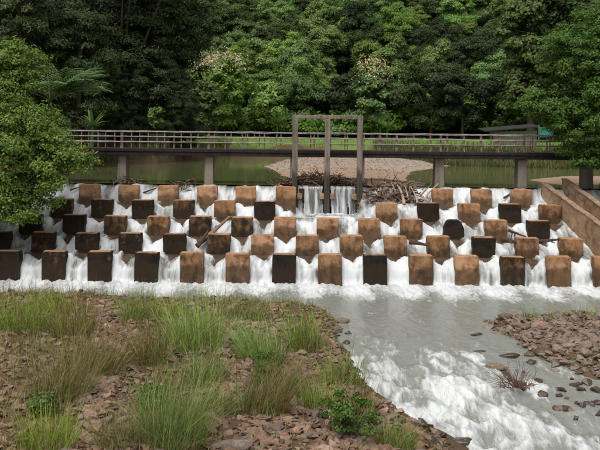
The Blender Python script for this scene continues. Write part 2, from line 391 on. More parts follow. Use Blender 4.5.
def hill(X, Y):
    s = np.maximum(0, Y - 106 + 6 * np.sin(X * .05))
    return .43 * s + 1.2 * (fbm(X * .05, Y * .05, 5, 3) - .5) * sstep(0, 20, s)
def ground_z(X, Y):
    X = np.asarray(X, float); Y = np.asarray(Y, float)
    n1 = fbm(X * .9, Y * .9, 1, 4) - .5; n2 = fbm(X * 3, Y * 3, 11, 3) - .5
    z = np.where(Y < 37.0, -0.9, np.where(Y < 47.3, -1.6, 2.7)) + 0 * X
    db = sdf_poly(X, Y, BANK); z = np.maximum(z, np.where(Y < 37, np.clip(.45 * db, -1.5, .28) + .30 * np.tanh(np.maximum(db, 0) * .25) + .25 * n1 + .07 * n2 - .02, -9))
    dr = sdf_poly(X, Y, BAR); z = np.maximum(z, np.where(Y < 37, np.clip(.4 * dr, -1.5, .22) + .2 * n1 + .06 * n2 - .03, -9))
    land = 4.7 + .25 * n1
    side = np.maximum(sstep(-14.2, -15.6, X), sstep(16.0 + 5.4 * (Y > 49), 17.0 + 6.6 * (Y > 49), X)) * sstep(30, 36, Y)
    z = np.maximum(z, -1.6 + side * (land + 1.6))
    dsb = sdf_poly(X, Y, SANDBAR); z = np.maximum(z, np.where(Y > 48, UPZ - .05 + np.clip(dsb * .10, -1, .30) + .05 * n1, -9))
    dsp = sdf_poly(X, Y, SPIT); z = np.maximum(z, np.where(Y > 48, UPZ - .02 + np.clip(dsp * .2, -1, .15), -9))
    far = sstep(-.6, 2.6, Y - bank_line(X) - 1.5 * n1)
    z = np.where(Y > 48, np.maximum(z, 2.7 + far * (land - 2.7 + .15 * np.clip((Y - bank_line(X)) / 12, 0, 3) + hill(X, Y))), z)
    return z
def gz(x, y): return float(ground_z(np.array([float(x)]), np.array([float(y)]))[0])
def grid(xs, ys): return np.meshgrid(xs, ys)
def grid_faces(nx, ny):
    i = np.arange(ny - 1)[:, None] * nx + np.arange(nx - 1)[None, :]; i = i.ravel()
    return np.stack([i, i + 1, i + nx + 1, i + nx], 1)
xs = np.concatenate([np.linspace(-240, -40, 40), np.linspace(-38, -16, 40), np.arange(-15.5, 17, .16), np.linspace(17.5, 40, 40), np.linspace(42, 240, 40)])
ys = np.concatenate([np.linspace(-60, 10, 12), np.arange(11, 37.2, .16), np.arange(37.5, 62, .6), np.arange(62, 110, .8), np.arange(111, 330, 3.5)])
X, Y = grid(xs, ys); Z = ground_z(X, Y)
nse = fbm(X * .35, Y * .35, 31, 4)
dsb = sdf_poly(X, Y, SANDBAR); dsp = sdf_poly(X, Y, SPIT)
bl = bank_line(X)
a_grass = np.where(Y > 48, sstep(1.6, 2.8, Y - bl + 3 * (nse - .5)), sstep(.55, .7, nse) * .05) * np.where((Y > 48) & (dsb > -.5) & (Y < bl + 1), 0, 1)
a_grass = np.where((np.abs(X) > 14.5) & (Y > 33) & (Y < 49), .8, a_grass)
a_sand = np.where(Y > 48, np.maximum(sstep(-.6, .3, dsb) * sstep(2.0, .5, Y - bl), sstep(-.5, .2, dsp)), 0)
a_grav = np.where(Y > 48, sstep(.25, .7, (dsb > 0) * sstep(58, 62, Y + 4 * (nse - .5)) * sstep(78, 74, Y)), 0)
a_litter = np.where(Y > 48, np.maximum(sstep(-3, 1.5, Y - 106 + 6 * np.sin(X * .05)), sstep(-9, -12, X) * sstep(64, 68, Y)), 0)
o = link('ground', mesh_np('ground', np.stack([X, Y, Z], -1).reshape(-1, 3), [grid_faces(len(xs), len(ys))], M['ground'], True,
     dict(grass=a_grass, sand=a_sand, gravel=a_grav, litter=a_litter)))
tag(o, 'brown gravel riverbank, pool bank, field and hillside ground', 'ground', kind='structure')

# ------------------------------------------------------------------ baffle blocks: positions
def odd(k): return 2 * (k - 5.14)
def even(k): return 2 * (k - 5.63)
rows = [
 [(k, d, p) for k, d, p in ((0, .12, .9), (1, .1, .95), (2, .12, .85), (3, .15, .8), (4, .2, .6), (5, .3, .3), (9, .2, .6), (10, .2, .6), (11, .22, .5))],
 [(k, d, p) for k, d, p in ((0, .75, 0), (1, .85, 0), (2, .9, 0), (3, .7, .1), (4, .45, .1), (5, .97, 0), (8, .3, .4), (9, .97, 0), (10, .36, .5), (11, .88, 0), (12, .52, .2))],
 [(k, d, p) for k, d, p in ((-1, .97, 0), (0, .86, 0), (1, .66, .1), (2, .55, .1), (3, .74, .1), (4, .7, .1), (5, .33, .8), (6, .25, .5), (7, .25, .5), (8, .45, .1), (9, .93, 0), (10, .42, .3), (11, .97, 0))],
 [(k, d, p) for k, d, p in ((-1, .97, 0), (0, .82, 0), (1, .86, 0), (2, .86, 0), (3, .97, 0), (4, .74, 0), (5, .33, .8), (6, .52, .3), (7, .42, .2), (8, .45, .1), (9, .48, 0), (10, .97, 0), (11, .5, .1), (12, .42, 0))],
 [(k, d, p) for k, d, p in ((-1, .97, 0), (0, .8, 0), (1, .92, 0), (2, .97, 0), (3, .55, .1), (4, .5, .4), (5, 1.05, 0), (6, .44, .1), (7, 1.05, 0), (8, .52, .2), (9, .36, .6), (10, .74, 0), (11, .4, .3), (12, .42, .2))],
]
BLOCKS = []
for r, row in enumerate(rows):
    for k, d, p in row: BLOCKS.append((r, k, (even if r % 2 else odd)(k), ROW_D[r], ROW_TOP[r], d, p))

# ------------------------------------------------------------------ water
GX0, GX1 = .25, 3.35                                       # the gate bay
def cascade_h(X, Y):
    base = floor_z(Y) - 1.1 * sstep(39.42, 39.05, Y + .12 * (fbm(X * 3, Y * 0, 65, 2) - .5))
    bay = sstep(GX0 - .35, GX0, X) * sstep(GX1 + .35, GX1, X) * sstep(43.6, 44.6, Y)
    base = base * (1 - bay) + bay * np.minimum(base, 2.15)
    top = sstep(46.35, 46.95, Y); base = np.where(Y > 46.3, base * (1 - top * (1 - bay)) + top * (1 - bay) * (UPZ - .15), base)
    h = np.full(X.shape, .14) - .05 * sstep(46.2, 46.9, Y)
    wake = np.zeros(X.shape)
    for r, k, bx, D, tz, d, p in BLOCKS:
        sel = (np.abs(X - bx) < 1.6) & (np.abs(Y - D) < 2.4)
        if not sel.any(): continue
        x, y = X[sel], Y[sel]; u = np.abs(x - bx + .10 * np.sin(y * 5 + k)) + .22 * (fbm(x * 3.5, y * 3.5, 7, 3) - .5); s = D - y
        near = np.exp(-np.maximum(u - .5, 0) / .18)
        h[sel] += .26 * near * sstep(-.1, -.6, s) * sstep(-1.25, -.6, s) + .08 * np.exp(-((s + .9) / .4) ** 2) * near
        h[sel] += -.10 * np.exp(-((u - 1) / .35) ** 2) * np.exp(-((s - .1) / .5) ** 2)
        L = (.85 if r < 4 else .6) + .25 * math.sin(k * 2.7 + r)
        wk = sstep(-.02, .16, .53 * (1 - np.maximum(s - .1, 0) / L) - u) * (s > -.3)
        wake[sel] = np.maximum(wake[sel], wk)
    return base, h, wake
xs = np.arange(-15.2, 16.2, .075)
ysc = np.concatenate([np.arange(36.2, 47.35, .055)])
ysr = np.concatenate([np.arange(4, 12, .5), np.arange(12, 36.2, .085), [36.2]])
def river_surface(X, Y):
    """milky pool below the weir, then the rapids past the bank tip"""
    z = -.55 * sstep(30, 19, Y)
    cxl = np.interp(Y, [12, 18, 21, 24, 27, 31, 36], [6.0, 5.4, 4.7, 4.1, 3.6, 2.5, 0])
    wid = np.interp(Y, [12, 18, 21, 24, 28, 31, 36], [4.2, 3.6, 2.9, 2.2, 1.8, 1.5, 3.0])
    rap = sstep(30.5, 25, Y) * sstep(1.9, .3, np.abs(X - cxl) / wid * 1.0)
    wx = X + 1.1 * (fbm(X * .45, Y * .4, 3, 3) - .5) + .25 * (Y - 24) * .3; wy = Y + 1.4 * (fbm(X * .5, Y * .45, 8, 3) - .5)
    n1 = 1 - np.abs(2 * fbm(wx * .85, wy * .42, 21, 3) - 1); n2 = fbm(wx * 2.0, wy * .75, 41, 3); n3 = fbm(wx * 6, wy * 1.3, 61, 2)
    z = z + rap * (.55 * (n1 - .75) + .36 * (n2 - .5)) + (.05 + .08 * rap) * (n3 - .5) * 1.0 + .06 * (n2 - .5)
    jet = .5 - .5 * np.cos(np.pi * (X - odd(0)) + .9 * (fbm(X * .9, Y * 0, 81, 2) - .5) * 3)
    toe = sstep(35.2, 37.9, Y + .9 * (jet - .5) + 1.8 * (fbm(X * .8, Y * .8, 71, 4) - .5))
    z = z + toe * (.08 * (n2 - .5) + .08 * (n3 - .5))
    edge = sstep(34, 22, Y) * sstep(2.6, 0, np.abs(X - cxl)) * .3
    streak = fbm(wx * 1.5, wy * .6, 91, 4)
    foam = np.clip(toe * (.70 + .35 * jet) + rap * (-.02 + 1.05 * sstep(.42, .98, n1 * .55 + n2 * .40 + .35 * (n3 - .3))) + edge * sstep(.5, .7, streak) - .05, 0, 1.2)
    foam = np.maximum(foam, .9 * sstep(30, 27, Y) * sstep(.58, .72, streak) * sstep(9.5, 6, X) * (X > 1))
    return z, foam
def build_water():
    X, Y = grid(xs, ysc); base, h, wake = cascade_h(X, Y)
    wq = X + .25 * (fbm(X * 1.5, Y * 1.5, 45, 3) - .5); n1 = fbm(wq * 2.0, Y * .9, 5, 3) - .5; n2 = fbm(wq * 6, Y * 1.3, 15, 3) - .5; n3 = fbm(wq * 12, Y * 2, 25, 2) - .5
    h = np.maximum(h + .15 * n1 + .06 * n2 + .015 * n3, .05) * (1 - wake) - .04 * wake * sstep(.4, .6, fbm(X * 4, Y * 4, 35, 3) + .14)
    zc = base + h
    zr, fr = river_surface(X, Y)
    t = sstep(38.9, 37.3, Y); zr = zr + .12 * n2 * sstep(36.6, 37.4, Y)
    Zc = np.maximum(zc, zr); Zc = Zc * (1 - t) + zr * t if False else np.where(Y < 36.9, zr, Zc)
    rows_ = np.sin((Y - 45.69 - .35) / 1.64 * 2 * np.pi)
    foam = np.clip(.66 + .16 * rows_ + 1.3 * n1 + .8 * n2 - 1.0 * wake * (Y > 39.3) + .15 * (Y < 39.5) - .45 * sstep(46.3, 46.9, Y), 0, 1.2)
    foam = np.where(zc > zr, foam, fr); foam = np.where(Y < 36.9, fr, foam)
    fc = grid_faces(len(xs), len(ysc))
    o = link('cascade_water', mesh_np('cascade_water', np.stack([X, Y, Zc], -1).reshape(-1, 3), [fc], M['cascade'], True, dict(foam=foam)))
    o.data.materials.append(M['river']); o.data.polygons.foreach_set('material_index', ((Y.ravel()[fc].mean(1) < 38.1) & True).astype(np.int32))
    tag(o, 'white water tumbling down the stepped spillway between blocks', 'cascade', kind='structure')
    X, Y = grid(xs, ysr); zr, fr = river_surface(X, Y)
    o = link('river_water', mesh_np('river_water', np.stack([X, Y, zr], -1).reshape(-1, 3), [grid_faces(len(xs), len(ysr))], M['river'], True, dict(foam=fr)))
    tag(o, 'milky grey green river with white rapids below the weir', 'river', kind='structure')
build_water()
V = np.array([(-60, 47.34, UPZ), (60, 47.34, UPZ), (60, 95, UPZ), (-60, 95, UPZ)], float)
o = link('pool_water', mesh_np('pool_water', V, [[(0, 1, 2, 3)]], M['pool'], False))
tag(o, 'still green pool held behind the weir', 'water', kind='structure')

# ------------------------------------------------------------------ the weir: slab, crest, abutments
weir = thing('concrete_weir', 'sloping concrete weir slab under the white water', 'weir', (0, 0, 0))
xg = [-15.0, GX0 - .3, GX1 + .3, 12.95]
mb = MB()
yy = np.array([36.5, 47.0]); zz = floor_z(yy)
for x0, x1, y1 in ((-15.0, 14.0, 43.9), (-15.0, GX0 - .32, 46.9), (GX1 + .32, 13.0, 46.9)):
    y0 = 39.45 if y1 < 44 else 43.904
    P = [(x, y, floor_z(y) - dz) for y in (y0, y1) for x in (x0, x1) for dz in (0, .9)]
    mb.add(P, [(0, 2, 6, 4), (1, 5, 7, 3), (0, 1, 3, 2), (4, 6, 7, 5), (0, 4, 5, 1), (2, 3, 7, 6)])
link('chute_slab', mb.mesh('chute_slab', M['slab']), weir)
for x0, x1 in ((-15.0, GX0 - .32), (GX1 + .32, 12.95)):
    m = MB(); m.box(x0, x1, 46.91, 47.32, 1.2, UPZ - .12, .03); link('crest_wall', m.mesh('crest_wall', M['crest']), weir)
m = MB(); m.box(GX0 - .31, GX1 + .31, 43.92, 47.3, 1.3, 2.02, .03); link('bay_floor', m.mesh('bay_floor', M['slab']), weir)
m = MB(); m.box(-15.6, -14.3, 36.2, 48.2, -1.2, 4.3, .05); link('abutment', m.mesh('abutment', M['slab']), weir)

# ------------------------------------------------------------------ baffle blocks
CH = [(.015, .035), (.03, .0), (0, .02), (.045, .01), (.0, 0), (0, 0)]
def block_mesh(v):
    rr = np.random.default_rng(100 + v); m = MB()
    hw = .515; H = .92; nx, nz = 7, 7
    # rounded box with slight batter towards the chute, uneven faces
    import bmesh
    bm = bmesh.new(); bmesh.ops.create_cube(bm, size=1.0)
    for q in bm.verts:
        top = q.co.z > 0; fr = q.co.y < 0
        q.co = Vector((q.co.x * 2 * hw * (1.0 if top else 1.0), (0 if fr else (.50 if top else .62)), (H - .02) if top else -.95))
    bmesh.ops.bevel(bm, geom=list(bm.edges), offset=.016, segments=1, affect='EDGES', clamp_overlap=True)
    bmesh.ops.subdivide_edges(bm, edges=[e for e in bm.edges if e.calc_length() > .3], cuts=9, use_grid_fill=True)
    for q in bm.verts:
        n = fbm(np.array([q.co.x * 4 + v * 7.1]), np.array([q.co.z * 4 + q.co.y * 5]), v, 3)[0] - .5
        n += .6 * (fbm(np.array([q.co.x * 13 + v * 3.1]), np.array([q.co.z * 13 + q.co.y * 11]), v + 9, 2)[0] - .5); q.co += q.normal * n * .026
        for (cx_, cs) in ((-1, rr.uniform(0, .13)), (1, rr.uniform(0, .13))) if False else (((-1), CH[v % 6][0]), ((1), CH[v % 6][1])):
            dd = math.hypot(q.co.x - cx_ * hw, q.co.z - H)
            if cs > 0 and dd < cs * 2: f_ = (1 - dd / (cs * 2)); q.co.x -= cx_ * cs * .8 * f_; q.co.z -= cs * .9 * f_
        if v == 5:                                       # the broken block: corners worn round
            u = abs(q.co.x) / hw; tz = max(q.co.z, 0) / H
            if u > .5 and tz > .55: q.co.x *= 1 - .28 * (u - .5) * (tz - .55) * 4; q.co.z -= .35 * (u - .5) * (tz - .55) * 2
            q.co.x *= .93
    bmesh.ops.triangulate(bm, faces=[f for f in bm.faces if len(f.verts) > 4])
    bmesh.ops.recalc_face_normals(bm, faces=bm.faces)
    me = bpy.data.meshes.new('baffle_block'); bm.to_mesh(me); bm.free()
    for f in me.polygons: f.use_smooth = True
    me.set_sharp_from_angle(angle=math.radians(24)); me.materials.append(M['block']); return me
BM = [block_mesh(v) for v in range(6)]
CM = []
for v in range(3):
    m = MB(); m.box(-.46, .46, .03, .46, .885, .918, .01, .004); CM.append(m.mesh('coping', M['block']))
ordn = ['first', 'second', 'third', 'fourth', 'fifth', 'sixth', 'seventh', 'eighth', 'ninth', 'tenth', 'eleventh', 'twelfth', 'thirteenth', 'fourteenth']
rname = ['top row at the crest', 'second row below the crest', 'middle row', 'row just above the lowest', 'lowest row by the pool']
for r in range(5):
    row = sorted([b for b in BLOCKS if b[0] == r], key=lambda b: -b[2])
    for i, (r_, k, bx, D, tz, d, p) in enumerate(row):
        broken = (r == 2 and k == 9)
        o = link('baffle_block', BM[5 if broken else (k * 3 + r * 2) % 5]); o.location = (bx + random.uniform(-.03, .03), D + random.uniform(-.03, .03), tz - .92 + random.uniform(-.02, .02))
        o.rotation_euler = (random.uniform(-.02, .02), random.uniform(-.018, .018), random.uniform(-.03, .03))
        o.color = (d, p, 0, 1)
        look = 'worn round black' if broken else 'black stained' if d > .9 else 'dark brown' if d > .6 else 'brown' if d > .38 else 'orange brown'
        if p > .5: look = 'peach patched'
        tag(o, f'{look} concrete block, {rname[r]}, {ordn[i]} from the slanting channel walls', 'baffle block', 'concrete baffle blocks on the weir')
        if not broken:
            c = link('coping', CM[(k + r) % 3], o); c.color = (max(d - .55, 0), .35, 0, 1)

# ------------------------------------------------------------------ gate frame
gate = thing('sluice_gate_frame', 'tall grey concrete sluice gate frame of three columns', 'gate frame', (0, 46.5, 2.0))
gcol = [atd(295, 150, 46.4)[0], atd(327.5, 150, 46.4)[0], atd(360, 150, 46.4)[0]]
ztop = atd(327, 119, 46.4)[2]
for i, x in enumerate(gcol):
    m = MB(); m.box(x - .14, x + .14, -.14, .2, 0, ztop - 2.0, .02, .004); link('column', m.mesh('column', M['grey']), gate)
    for sx in (-1, 1):
        if (i == 0 and sx < 0) or (i == 2 and sx > 0): w_ = .22
        else: w_ = .24
        m = MB(); m.box(x + .141 if sx > 0 else x - .141 - w_, x + .141 + w_ if sx > 0 else x - .141, -.10, .30, 1.02, 1.30, .02, .01)
        link('corbel', m.mesh('corbel', M['wall']), gate)
m = MB(); m.box(gcol[0] - .145, gcol[2] + .145, -.13, .19, ztop - 2.0 + .003, ztop - 2.0 + .19, .02, .004); link('top_beam', m.mesh('top_beam', M['grey']), gate)
for a, b in ((0, 1), (1, 2)):                            # stop logs behind the falling water
    for j in range(6):
        m = MB(); m.box(gcol[a] + .171, gcol[b] - .171, .34, .46, .0 + j * .255, .245 + j * .255, .012, .004)
        link('stop_log', m.mesh('stop_log', M['wood_dark']), gate)
def sheet(x0, x1, seed):
    xs_ = np.arange(x0, x1 + .001, .03); t = np.linspace(0, 1, 40); Xs, T = np.meshgrid(xs_, t)
    Zs = UPZ + .02 - 1.55 * T ** 1.15; Ys = 46.98 - .42 * np.sqrt(T) - .10 * T
    rip = fbm(Xs * 7, Zs * .7, seed, 4) - .5; Ys = Ys + rip * .12 * (.2 + T) ; Ys = np.minimum(Ys, 46.82 + .3 * (1 - T))
    gap = sstep(.58, .68, fbm(Xs * 3.5, Zs * .25 + 3, seed + 5, 3)) * sstep(.02, .2, T)
    fo = np.clip(.30 + 1.6 * rip + .28 * T, 0, 1)
    f = grid_faces(len(xs_), 40); g = gap.ravel()[f].mean(1); f = f[g < .55]
    o = link('waterfall', mesh_np('waterfall', np.stack([Xs, Ys, Zs], -1).reshape(-1, 3), [f], M['sheet'], True, dict(foam=fo)))
    return o
for (a, b), lab in zip(((0, 1), (1, 2)), ('sheet of falling water between outer and middle gate columns, unbroken curtain', 'sheet of falling water beside the driftwood heap, split by a dark gap')):
    tag(sheet(gcol[a] + .19, gcol[b] - .19, 3 + a * 4), lab, 'waterfall', 'water falling through the sluice gate', 'thing')

# ------------------------------------------------------------------ footbridge
BZ = atd(300, 150.3, 47.6)[2]
bridge = thing('footbridge', 'long blackish concrete footbridge with pale rails behind the weir', 'bridge', (0, 47.6, BZ))
m = MB(); m.box(-24, 17.5, 0, 1.5, -.16, 0, .015); link('deck', m.mesh('deck', M['deck']), bridge)
for y0 in (.04, 1.26):
    m = MB(); m.box(-24, 17.5, y0, y0 + .2, -.36, -.163, .015); link('girder', m.mesh('girder', M['deck']), bridge)
bp = [atd(x, 160, 47.9)[0] for x in (122, 209, 440, 523, 589)] + [atd(292, 160, 47.9)[0] + .05, atd(362, 160, 47.9)[0]]
for j, x in enumerate(bp):
    wv = .26 if j < 5 else .16
    m = MB(); m.box(x - wv, x + wv, .25, 1.25, -3.2, -.364, .03, .006, taper=.86); link('pier', m.mesh('pier', M['pier']), bridge)
pm = MB(); pm.box(-.03, .03, -.03, .03, 0, .93, .006); PM = pm.mesh('rail_post', M['post'])
pb = MB(); pb.box(-.05, .05, -.05, .05, 0, .95, .008); PB = pb.mesh('pier_post', M['post'])
px0 = atd(20, 150, 47.6)[0]; npost = 0
for side, yy in ((0, .07), (1, 1.42)):
    x = -18.0 + (.22 if side else 0)
    while x < 17.2:
        o = link('rail_post', PM, bridge); o.location = (x, yy, .002); o.rotation_euler = (0, random.uniform(-.012, .012), 0); x += .905
    for j, zc in enumerate((.34, .62, .905)):
        m = MB(); xr = np.arange(-19, 17.5, .4525); m.tube(np.stack([xr, np.full(len(xr), yy - .066) + RNG.normal(0, .004, len(xr)), zc + np.cumsum(RNG.normal(0, .004, len(xr))) * .5 + RNG.normal(0, .007, len(xr))], 1), .028, 6); link('rail', m.mesh('rail', M['rail'], True), bridge)
for x in bp[:4]:
    o = link('pier_post', PB, bridge); o.location = (x, .11, .002)

# ------------------------------------------------------------------ slanting channel walls at the right bank
def slant_wall(x0, x1, w_, z0, z1, y0, y1, label, zb=(1.6, -.8)):
    """wall running down the chute: top falls from z0 at y0 (upstream) to z1 at y1"""
    t = thing('channel_wall', label, 'wall', (0, 0, 0), group='slanting channel walls')
    n = 12; V, Fq = [], []
    for i in range(n + 1):
        f = i / n; y = y0 + (y1 - y0) * f; x = x0 + (x1 - x0) * f; zt = z0 + (z1 - z0) * f + .02 * math.sin(i * 2.3); b = zb[0] + (zb[1] - zb[0]) * f
        V += [(x, y, b), (x, y, zt), (x + w_, y, zt), (x + w_, y, b)]
    for i in range(n):
        a = i * 4
        for j in range(4): Fq.append((a + j, a + (j + 1) % 4, a + 4 + (j + 1) % 4, a + 4 + j))
    Fq += [(0, 1, 2, 3), (n * 4 + 3, n * 4 + 2, n * 4 + 1, n * 4)]
    mb = MB(); mb.add(V, Fq); link('wall_body', mb.mesh('wall_body', M['wall']), t)
    V2, F2 = [], []
    for i in range(n + 1):
        f = i / n; y = y0 + (y1 - y0) * f; x = x0 + (x1 - x0) * f; zt = z0 + (z1 - z0) * f + .02 * math.sin(i * 2.3) + .003
        V2 += [(x - .03, y, zt), (x - .03, y, zt + .055), (x + w_ + .03, y, zt + .055), (x + w_ + .03, y, zt)]
    mb = MB(); mb.add(V2, Fq); link('coping', mb.mesh('coping', M['coping']), t)
    return t
slant_wall(12.92, 14.42, .24, 3.95, 1.70, 46.6, 37.0, 'slanting brown concrete channel wall along the cascade edge')
slant_wall(14.1, 15.65, .24, 4.16, 1.60, 46.9, 37.0, 'slanting brown concrete channel wall next to the riverbank')

# ------------------------------------------------------------------ driftwood
def stick(m, p, d, L, r, bend=.25, k=6, n=6, rg=RNG):
    d = np.asarray(d, float); d /= np.linalg.norm(d); pts = [np.asarray(p, float)]
    for i in range(n):
        d = d + rg.normal(0, bend / n ** .5, 3); d /= np.linalg.norm(d); pts.append(pts[-1] + d * L / n)
    m.tube(pts, np.linspace(r, r * .35, n + 1), k); return np.array(pts)
def drift(name, label, p, d, L, r, mat, cat='driftwood', branches=3, seed=0, group=None, bend=.3):
    rg = np.random.default_rng(seed); t = thing(name, label, cat, tuple(p), group=group)
    m = MB(); pts = stick(m, (0, 0, 0), d, L, r, bend, 8, 8, rg); link('stem', m.mesh('stem', M[mat], True), t)
    for b in range(branches):
        q = pts[rg.integers(2, 7)]; m = MB(); stick(m, q, np.asarray(d) / np.linalg.norm(d) + rg.normal(0, .7, 3), L * rg.uniform(.25, .5), r * .5, .5, 6, 5, rg)
        link('branch', m.mesh('branch', M[mat], True), t)
    return t
def log_between(name, label, a, b, r, mat, seed, branches=2, group=None):
    a, b = np.asarray(a), np.asarray(b); return drift(name, label, a, b - a, np.linalg.norm(b - a), r, mat, branches=branches, seed=seed, bend=.15, group=group)
log_between('driftwood_log', 'long pale driftwood log slanting across the cascade among brown blocks', atd(199, 243, 40.9), atd(235, 219, 42.8), .14, 'wood', 1)
log_between('driftwood_log', 'dark broken log stump wedged at the foot of the long pale log', atd(197, 246, 40.5), atd(211, 232, 41.0), .13, 'wood_dark', 2)
log_between('driftwood_log', 'short dark log lying between two brown blocks of the fourth row', atd(409, 242, 40.7), atd(429, 244, 40.7), .12, 'wood_dark', 3, 0)
log_between('driftwood_branch', 'dark crooked branch caught between two blocks near the channel walls', atd(538, 242, 41.1), atd(560, 240, 40.4), .10, 'wood_dark', 4, 4)
log_between('driftwood_log', 'dark wet log jammed against blocks in the fourth row', atd(501, 239, 40.6), atd(517, 242, 40.6), .16, 'wood_dark', 5, 1)
log_between('driftwood_branch', 'curved dark root arching over water between third row blocks', atd(508, 230, 41.4), atd(526, 236, 41.0), .07, 'wood_dark', 6, 3)
log_between('driftwood_branch', 'thin dark stick leaning on the crest between two peach blocks', atd(143, 193, 46.3), atd(158, 186.5, 46.6), .05, 'wood_dark', 7, 1)
log_between('driftwood_branch', 'thin dark stick beside the first crest block from the bushy tree', atd(70, 190, 46.3), atd(82, 186, 46.6), .05, 'wood_dark', 8, 1)
log_between('driftwood_branch', 'crooked dark stick poking past the crest block by the channel walls', atd(504, 198, 46.0), atd(514, 190, 46.4), .06, 'wood_dark', 9, 2)
# debris heaps: many thin sticks nobody could count
def heap(name, label, boxes, n, mats, rad=(.012, .04), L=(.4, 1.3), seed=0, parent=None, flat=.45):
    rg = np.random.default_rng(seed); t = parent or thing(name, label, 'driftwood', (0, 0, 0))
    ms = {k: MB() for k in mats}
    for i in range(n):
        (x0, x1, y0, y1, z0, h) = boxes[rg.integers(len(boxes))]
        u = rg.uniform(); x = x0 + (x1 - x0) * u; hh = h * (1 - abs(2 * u - 1) ** 2.5)
        p = (x, rg.uniform(y0, y1), z0 + hh * rg.uniform(0, 1) ** .8)
        th = rg.uniform(0, 2 * math.pi); d = (math.cos(th), .6 * math.sin(th), rg.normal(0, flat))
        stick(ms[mats[rg.integers(len(mats))]], p, d, rg.uniform(*L), rg.uniform(*rad), .6, 5, 4, rg)
    for k, m in ms.items():
        if m.n:
            o = link('tangled_sticks', m.mesh('tangled_sticks', M[k], True, False), t); o['kind'] = 'stuff'
    return t
heap('debris_heap', 'brown tangle of sticks piled behind the sluice gate columns', [(-1.0, 3.9, 47.35, 48.4, UPZ - .1, .62)], 760, ['wood_dark', 'wood_dark', 'wood'], (.015, .045), (.25, .7), seed=11, flat=.18)
dh = heap('driftwood_heap', 'large heap of roots and driftwood beside the sluice gate', [(3.5, 7.1, 46.1, 47.7, 2.9, 1.1), (3.6, 6.6, 45.6, 46.6, 2.6, .85)], 620, ['wood_dark', 'wood', 'wood'], (.02, .05), (.3, .95), seed=12, flat=.3)
rg = np.random.default_rng(5)
for i, (x, y, tx, ty, r, mt) in enumerate(((402, 208, 392, 184, .075, 'wood_pale'), (404, 204, 399, 181, .09, 'wood_pale'), (412, 208, 411, 185, .07, 'wood'), (418, 205, 413, 186, .06, 'wood_pale'), (398, 206, 384, 190, .06, 'wood'), (388, 210, 375, 196, .07, 'wood'), (425, 200, 433, 178, .06, 'wood_pale'), (380, 212, 371, 204, .07, 'wood_pale'), (409, 200, 404, 186, .05, 'wood_pale'), (421, 196, 430, 186, .05, 'wood'))):
    m = MB(); a = atd(x, y, 45.6 + rg.uniform(-.1, .1)); b = atd(tx, ty, 46.4 + rg.uniform(-.2, .2)); stick(m, a, b - a, np.linalg.norm(b - a), r, .22, 7, 7, rg)
    link('root', m.mesh('root', M[mt], True, False), dh)
heap('debris_heap', 'small tangle of dark sticks caught between peach crest blocks near first pier', [(atd(173, 188, 46.6)[0], atd(199, 188, 46.6)[0], 46.3, 46.9, 3.35, .4)], 45, ['wood_dark', 'wood'], (.015, .035), (.3, .8), seed=13)
heap('debris_heap', 'pale sticks piled against the footbridge pier in the pool', [(atd(112, 182, 47.6)[0], atd(142, 182, 47.6)[0], 47.4, 48.2, UPZ - .1, .4)], 45, ['wood', 'wood_dark'], (.015, .035), (.3, .8), seed=15, flat=.25)

# ------------------------------------------------------------------ foliage builders
def leaf_quads(P, N, L, W, rg, fold=.18, dirbias=None):
    n = len(P); N = N / (np.linalg.norm(N, axis=1)[:, None] + 1e-9)
    T = rg.normal(size=(n, 3)) if dirbias is None else dirbias + rg.normal(0, .35, (n, 3))
    T -= (T * N).sum(1)[:, None] * N; T /= np.linalg.norm(T, axis=1)[:, None] + 1e-9
    S = np.cross(N, T); l = (L * rg.uniform(.65, 1.3, n))[:, None]; w_ = (W * rg.uniform(.7, 1.25, n))[:, None]
    a = P - T * l * .5; c = P + T * l * .5 - N * l * .16; b = P + S * w_ * .5 - N * w_ * fold - T * l * .05; d = P - S * w_ * .5 - N * w_ * fold - T * l * .05
    V = np.stack([a, b, c, d], 1).reshape(-1, 3); Fq = np.arange(4 * n).reshape(n, 4); return V, Fq
def clump_crown(rg, lobes, n_clump, leaf_n, clump_r, L, W, low=-.35, shell=(.62, 1.0), upw=.30, squash=.85):
    """lobes: list of (centre, radii). leaves gathered in clumps through the crown's volume"""
    vol = np.array([r[0] * r[1] * r[2] for c, r in lobes]) ** .75; vol /= vol.sum(); P, N, C = [], [], []
    for i in range(n_clump):
        c, r = lobes[rg.choice(len(lobes), p=vol)]; c = np.asarray(c, float); r = np.asarray(r, float)
        while True:
            d = rg.normal(size=3); d /= np.linalg.norm(d)
            if d[2] > low or rg.uniform() < .12: break
        cc = c + r * d * rg.uniform(*shell); C.append(cc); cr = clump_r * rg.uniform(.6, 1.35)
        m = max(8, int(leaf_n * (cr / clump_r) ** 2)); q = rg.normal(size=(m, 3)); q /= np.linalg.norm(q, axis=1)[:, None]
        q[:, 2] = np.where(q[:, 2] < -.3, -q[:, 2] * .6, q[:, 2]); rad = rg.uniform(.25, 1.05, m) ** .6
        P.append(cc + q * rad[:, None] * cr * np.array((1, 1, squash))); N.append(q * .8 + d * .35 + np.array((0, 0, upw)) + rg.normal(0, .38, (m, 3)))
    P = np.concatenate(P); N = np.concatenate(N); return leaf_quads(P, N, L, W, rg), np.array(C)
